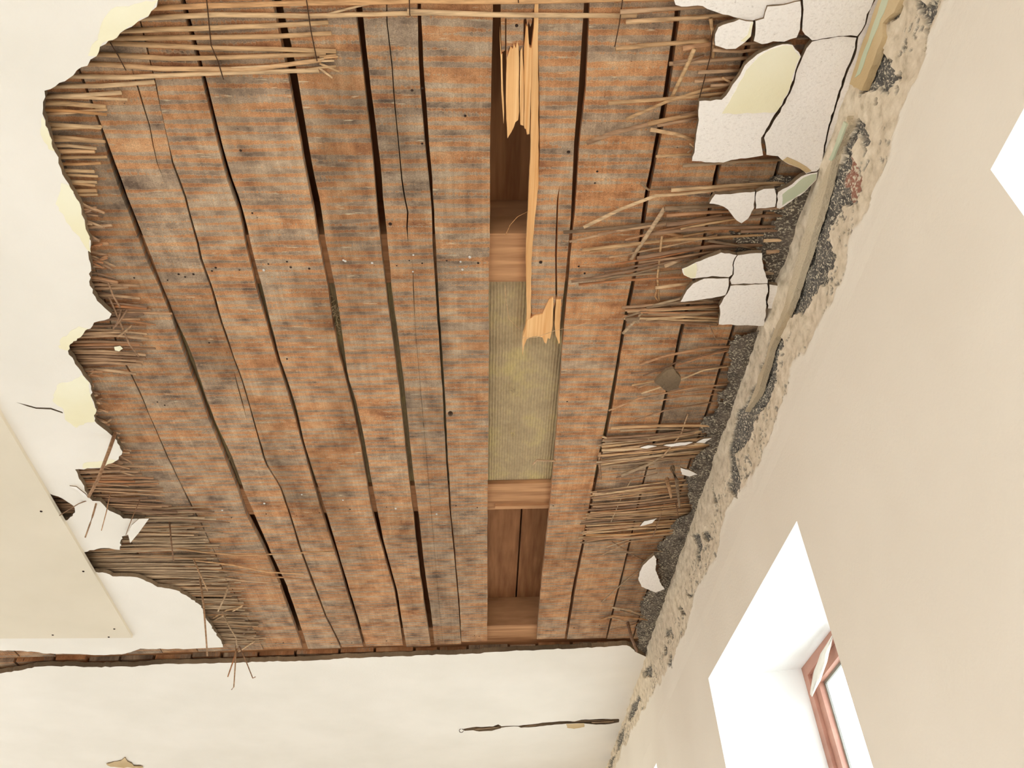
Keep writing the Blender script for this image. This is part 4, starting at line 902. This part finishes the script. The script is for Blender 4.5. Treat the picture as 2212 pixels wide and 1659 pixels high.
c3 = lst_cluster('reed bundle jutting left beneath the cross-cracked plaster', [
    ([(1355, 672), (1440, 669), (1550, 662)], .005), ([(1352, 690), (1440, 686), (1552, 676)], .0055), ([(1346, 720), (1370, 695), (1396, 664)], .005, 'dusty'), ([(1396, 664), (1470, 652), (1560, 640)], .005), ([(1350, 686), (1400, 668), (1450, 664)], .004), ([(1348, 688), (1440, 694), (1548, 700)], .004), ([(1400, 676), (1470, 676), (1550, 674)], .004), ([(1395, 690), (1480, 684), (1560, 688)], .0045), ([(1410, 660), (1470, 645), (1540, 650)], .004), ([(1420, 624), (1415, 640), (1424, 655)], .003)] + [(a, r_) for a, r_ in fan((1360, 665), (1380, 692), (1556, 650), (1550, 700), 8, 16, 3)], (1470, 675))
c4 = lst_cluster('sparse thin reeds spraying left over the right planks, mid height', [
    ([(1382, 787), (1440, 768), (1520, 752), (1590, 748)], .0045), ([(1390, 812), (1470, 780), (1585, 750)], .003), ([(1363, 806), (1440, 800), (1520, 795), (1570, 790)], .003), ([(1385, 850), (1440, 832), (1520, 800), (1580, 790)], .003), ([(1315, 887), (1380, 860), (1504, 836), (1605, 828)], .0032), ([(1372, 908), (1440, 885), (1540, 868)], .003), ([(1365, 832), (1400, 826), (1440, 815)], .003), ([(1378, 838), (1420, 820), (1470, 800)], .002), ([(1460, 790), (1540, 764), (1600, 752)], .003), ([(1320, 924), (1420, 920), (1530, 919), (1560, 922)], .0055), ([(1340, 930), (1440, 926), (1530, 930)], .004), ([(1480, 848), (1540, 840), (1590, 846)], .003), ([(1532, 702), (1545, 730), (1580, 735)], .002), ([(1400, 870), (1480, 855), (1590, 850)], .0025)], (1470, 820))
c5 = lst_cluster('thick tangled reed bundle with white chips, right of the long plank joint', [
    ([(1302, 943), (1330, 955), (1356, 983)], .004, 'straw'), ([(1342, 1027), (1400, 1003), (1456, 971)], .0065, 'dusty'), ([(1430, 988), (1470, 940), (1486, 895)], .003), ([(1296, 978), (1294, 1000), (1298, 1035)], .004), ([(1300, 965), (1380, 955), (1480, 940), (1570, 915)], .005), ([(1300, 972), (1400, 968), (1500, 960), (1575, 952)], .006), ([(1302, 950), (1400, 950), (1500, 935), (1565, 925)], .004)] + [(a, r_) for a, r_ in fan((1302, 948), (1300, 1012), (1568, 918), (1540, 985), 22, 10, 6)] + [(a, .0018) for a, r_ in fan((1300, 990), (1330, 1040), (1400, 975), (1420, 1020), 6, 12, 6)], (1420, 965))
c6 = lst_cluster('layered reed bundle below the white chips, frayed ends on the long joint', [(a, r_) for a, r_ in fan((1284, 1062), (1272, 1130), (1500, 1035), (1490, 1110), 20, 7, 5)] + [([(1280, 1066), (1330, 1064), (1420, 1064)], .005), ([(1320, 1127), (1340, 1080), (1372, 1020)], .0018), ([(1410, 1160), (1425, 1120), (1440, 1070)], .002)], (1380, 1090))
c7 = lst_cluster('lowest frayed reed bundle before the lone low plaster fragment', [(a, r_) for a, r_ in fan((1268, 1108), (1262, 1172), (1490, 1098), (1480, 1152), 24, 6, 5)] + [([(1290, 1198), (1380, 1192), (1470, 1190)], .003), ([(1298, 1200), (1360, 1170), (1450, 1160)], .0025), ([(1322, 1170), (1370, 1200), (1395, 1212)], .0022), ([(1300, 1300), (1340, 1265), (1380, 1232)], .0032), ([(1310, 1182), (1360, 1165), (1440, 1150)], .002)], (1380, 1150))
c8 = lst_cluster('grey twig ends fanned at the lower right corner of the hole', [([(1300, 1338), (1325, 1330), (1380, 1336), (1410, 1340)], .0055, 'dusty'), ([(1322, 1312), (1360, 1318), (1420, 1342)], .0045, 'dusty'), ([(1315, 1332), (1350, 1342), (1400, 1332)], .0035), ([(1318, 1360), (1350, 1354), (1380, 1345)], .003), ([(1340, 1318), (1380, 1330), (1415, 1330)], .003)], (1360, 1330))
rcr = root('reed_mat', 1180, 1566, 'short brown reed lengths exposed inside the narrow far ceiling crack', 'reed mat')
for L in ([(995, 1577), (1040, 1574), (1085, 1570)], [(1010, 1579), (1060, 1577), (1080, 1573)], [(1115, 1569), (1180, 1565), (1240, 1559)], [(1130, 1571), (1200, 1566), (1260, 1561)], [(1235, 1558), (1290, 1556), (1338, 1554)], [(1245, 1562), (1300, 1560), (1338, 1558)]):
    reed('dusty', L, rcr, .0042, z0=HP + .010)
for u0, v0 in ((1150, 994), ):
    rs_ = tube('reed_stub', [(*C((1152, 1002), H + .004), H + .004), (*C((1160, 994), H + .002), H + .002), (*C((1200, 996), H - .004), H - .004)], .004, .003, MAT['reed']); tag(rs_, 'short reed stub poking across the olive insulation', 'reed')
def shard(label, pts, y, r0, r1, mat):
    q = [(Yp(p, y)[0], y, Yp(p, y)[1]) for p in pts]; o = tube('hanging_lath', q, r0, r1, MAT[mat], None, 6, .5); return tag(o, label, 'lath')
shard('dark brown split lath hanging before the layered reed bundle', [(1452, 1010), (1462, 1040), (1468, 1095)], yat(1452, 1010), .016, .006, 'dusty')
shard('thin dark twig hanging below the split lath', [(1460, 1085), (1464, 1110), (1469, 1133)], yat(1460, 1085) - .01, .004, .003, 'reed')
shard('brown stake-like reed end leaning at the bottom right corner of the planks', [(1356, 1345), (1365, 1380), (1376, 1407)], yat(1356, 1345), .013, .010, 'reed')
shard('grey paper-thin shard hanging left of the split lath', [(1440, 1035), (1446, 1055), (1450, 1075)], yat(1440, 1035) - .02, .014, .006, 'dusty')
shard('dark curl of torn wall paint beside the corner', [(1556, 1082), (1562, 1100), (1563, 1112)], yat(1556, 1082), .006, .003, 'reed')

# ================================================================== SMALL THINGS
# curled flap of plaster skin at the left
fx = [(300, 1121), (322, 1120), (300, 1150), (283, 1167), (276, 1150), (284, 1135)]
fp = slab('plaster_flap', [[C(p, HP - .012) for p in fx]], HP - .012, .003, [MAT['ceil'], MAT['body']], None, lambda a, b: -.03 * max(0, (b - C((290, 1140), HP)[1]) * 6)); tag(fp, 'curled white plaster flap on the dense reed mat', 'plaster')
fx = [(150, 1050), (165, 1052), (185, 1068), (189, 1074), (180, 1072), (168, 1060)]
fp = slab('plaster_flap', [[C(p, HP - .006) for p in fx]], HP - .006, .003, [MAT['frag'], MAT['body']]); tag(fp, 'small pointed plaster flap above the torn hole', 'plaster')
fx = [(247, 748), (260, 746), (266, 752), (258, 758), (249, 756)]
fp = slab('plaster_chip', [fract([C(p, ZR - .01) for p in fx], .006, .0008)], ZR - .012, .004, [MAT['yellow'], MAT['body']]); tag(fp, 'small cream plaster chip stuck among the middle left reeds', 'plaster')
fx = [(230, 1648), (262, 1641), (270, 1634), (276, 1642), (284, 1646), (290, 1652), (305, 1652), (310, 1656), (296, 1656), (262, 1656), (240, 1654)]
fp = slab('peeling_patch', [fract([C(p, HP) for p in fx], .015, .003)], HP - .004, .004, [MAT['tan'], MAT['body']], None, lambda a, b: -.004 * random.random()); tag(fp, 'peeling tan paint patch at the bottom edge of the ceiling', 'paint')
fx = [(1223, 1564), (1262, 1562), (1262, 1570), (1240, 1574), (1226, 1572)]
fp = slab('limewash_patch', [fract([C(p, HP) for p in fx], .01, .002)], HP - .0012, .0014, MAT['tan'], ceiling)
x_, y_ = C((996.5, 1577.5), HP - .008)
hk = [(x_ + .011 * math.cos(t), y_ + .004 * math.sin(t), HP - .010 + .011 * math.sin(t)) for t in np.linspace(0, 2 * math.pi * .95, 16)]
o = tube('hook_eye', hk, .0018, .0018, MAT['wire'], None, 5); tag(o, 'small dark wire eye at the left end of the ceiling crack', 'hook')
# masking film hanging at window head
fl_l = [(1797, 1372), (1785, 1392), (1772, 1412), (1766, 1430), (1758, 1449), (1754, 1470), (1750, 1494), (1750, 1500)]
fl_r = [(1797.5, 1378), (1795, 1395), (1790, 1412), (1786, 1430), (1778, 1452), (1772, 1470), (1762, 1488), (1754, 1506)]
vs = []
for i, (a, b) in enumerate(zip(fl_l, fl_r)):
    for j in range(5):
        t = j / 4; p = (a[0] + (b[0] - a[0]) * t, a[1] + (b[1] - a[1]) * t)
        xx = XF - .012 - .016 * math.sin(t * math.pi) - .004 * math.sin(i * 1.3 + t * 3); y_, z_ = W(p, xx); vs.append((xx, y_, z_))
nn = len(vs); vs2 = vs + [(v[0] + .0012, v[1], v[2]) for v in vs]; fs = []
for i in range(len(fl_l) - 1):
    for j in range(4):
        a = i * 5 + j; fs.append((a, a + 1, a + 6, a + 5)); fs.append((nn + a, nn + a + 5, nn + a + 6, nn + a + 1))
o = link('masking_film', vs2, fs, MAT['film'], None, smooth=True); tag(o, 'loose white masking film strip drooping over the window frame head', 'film')
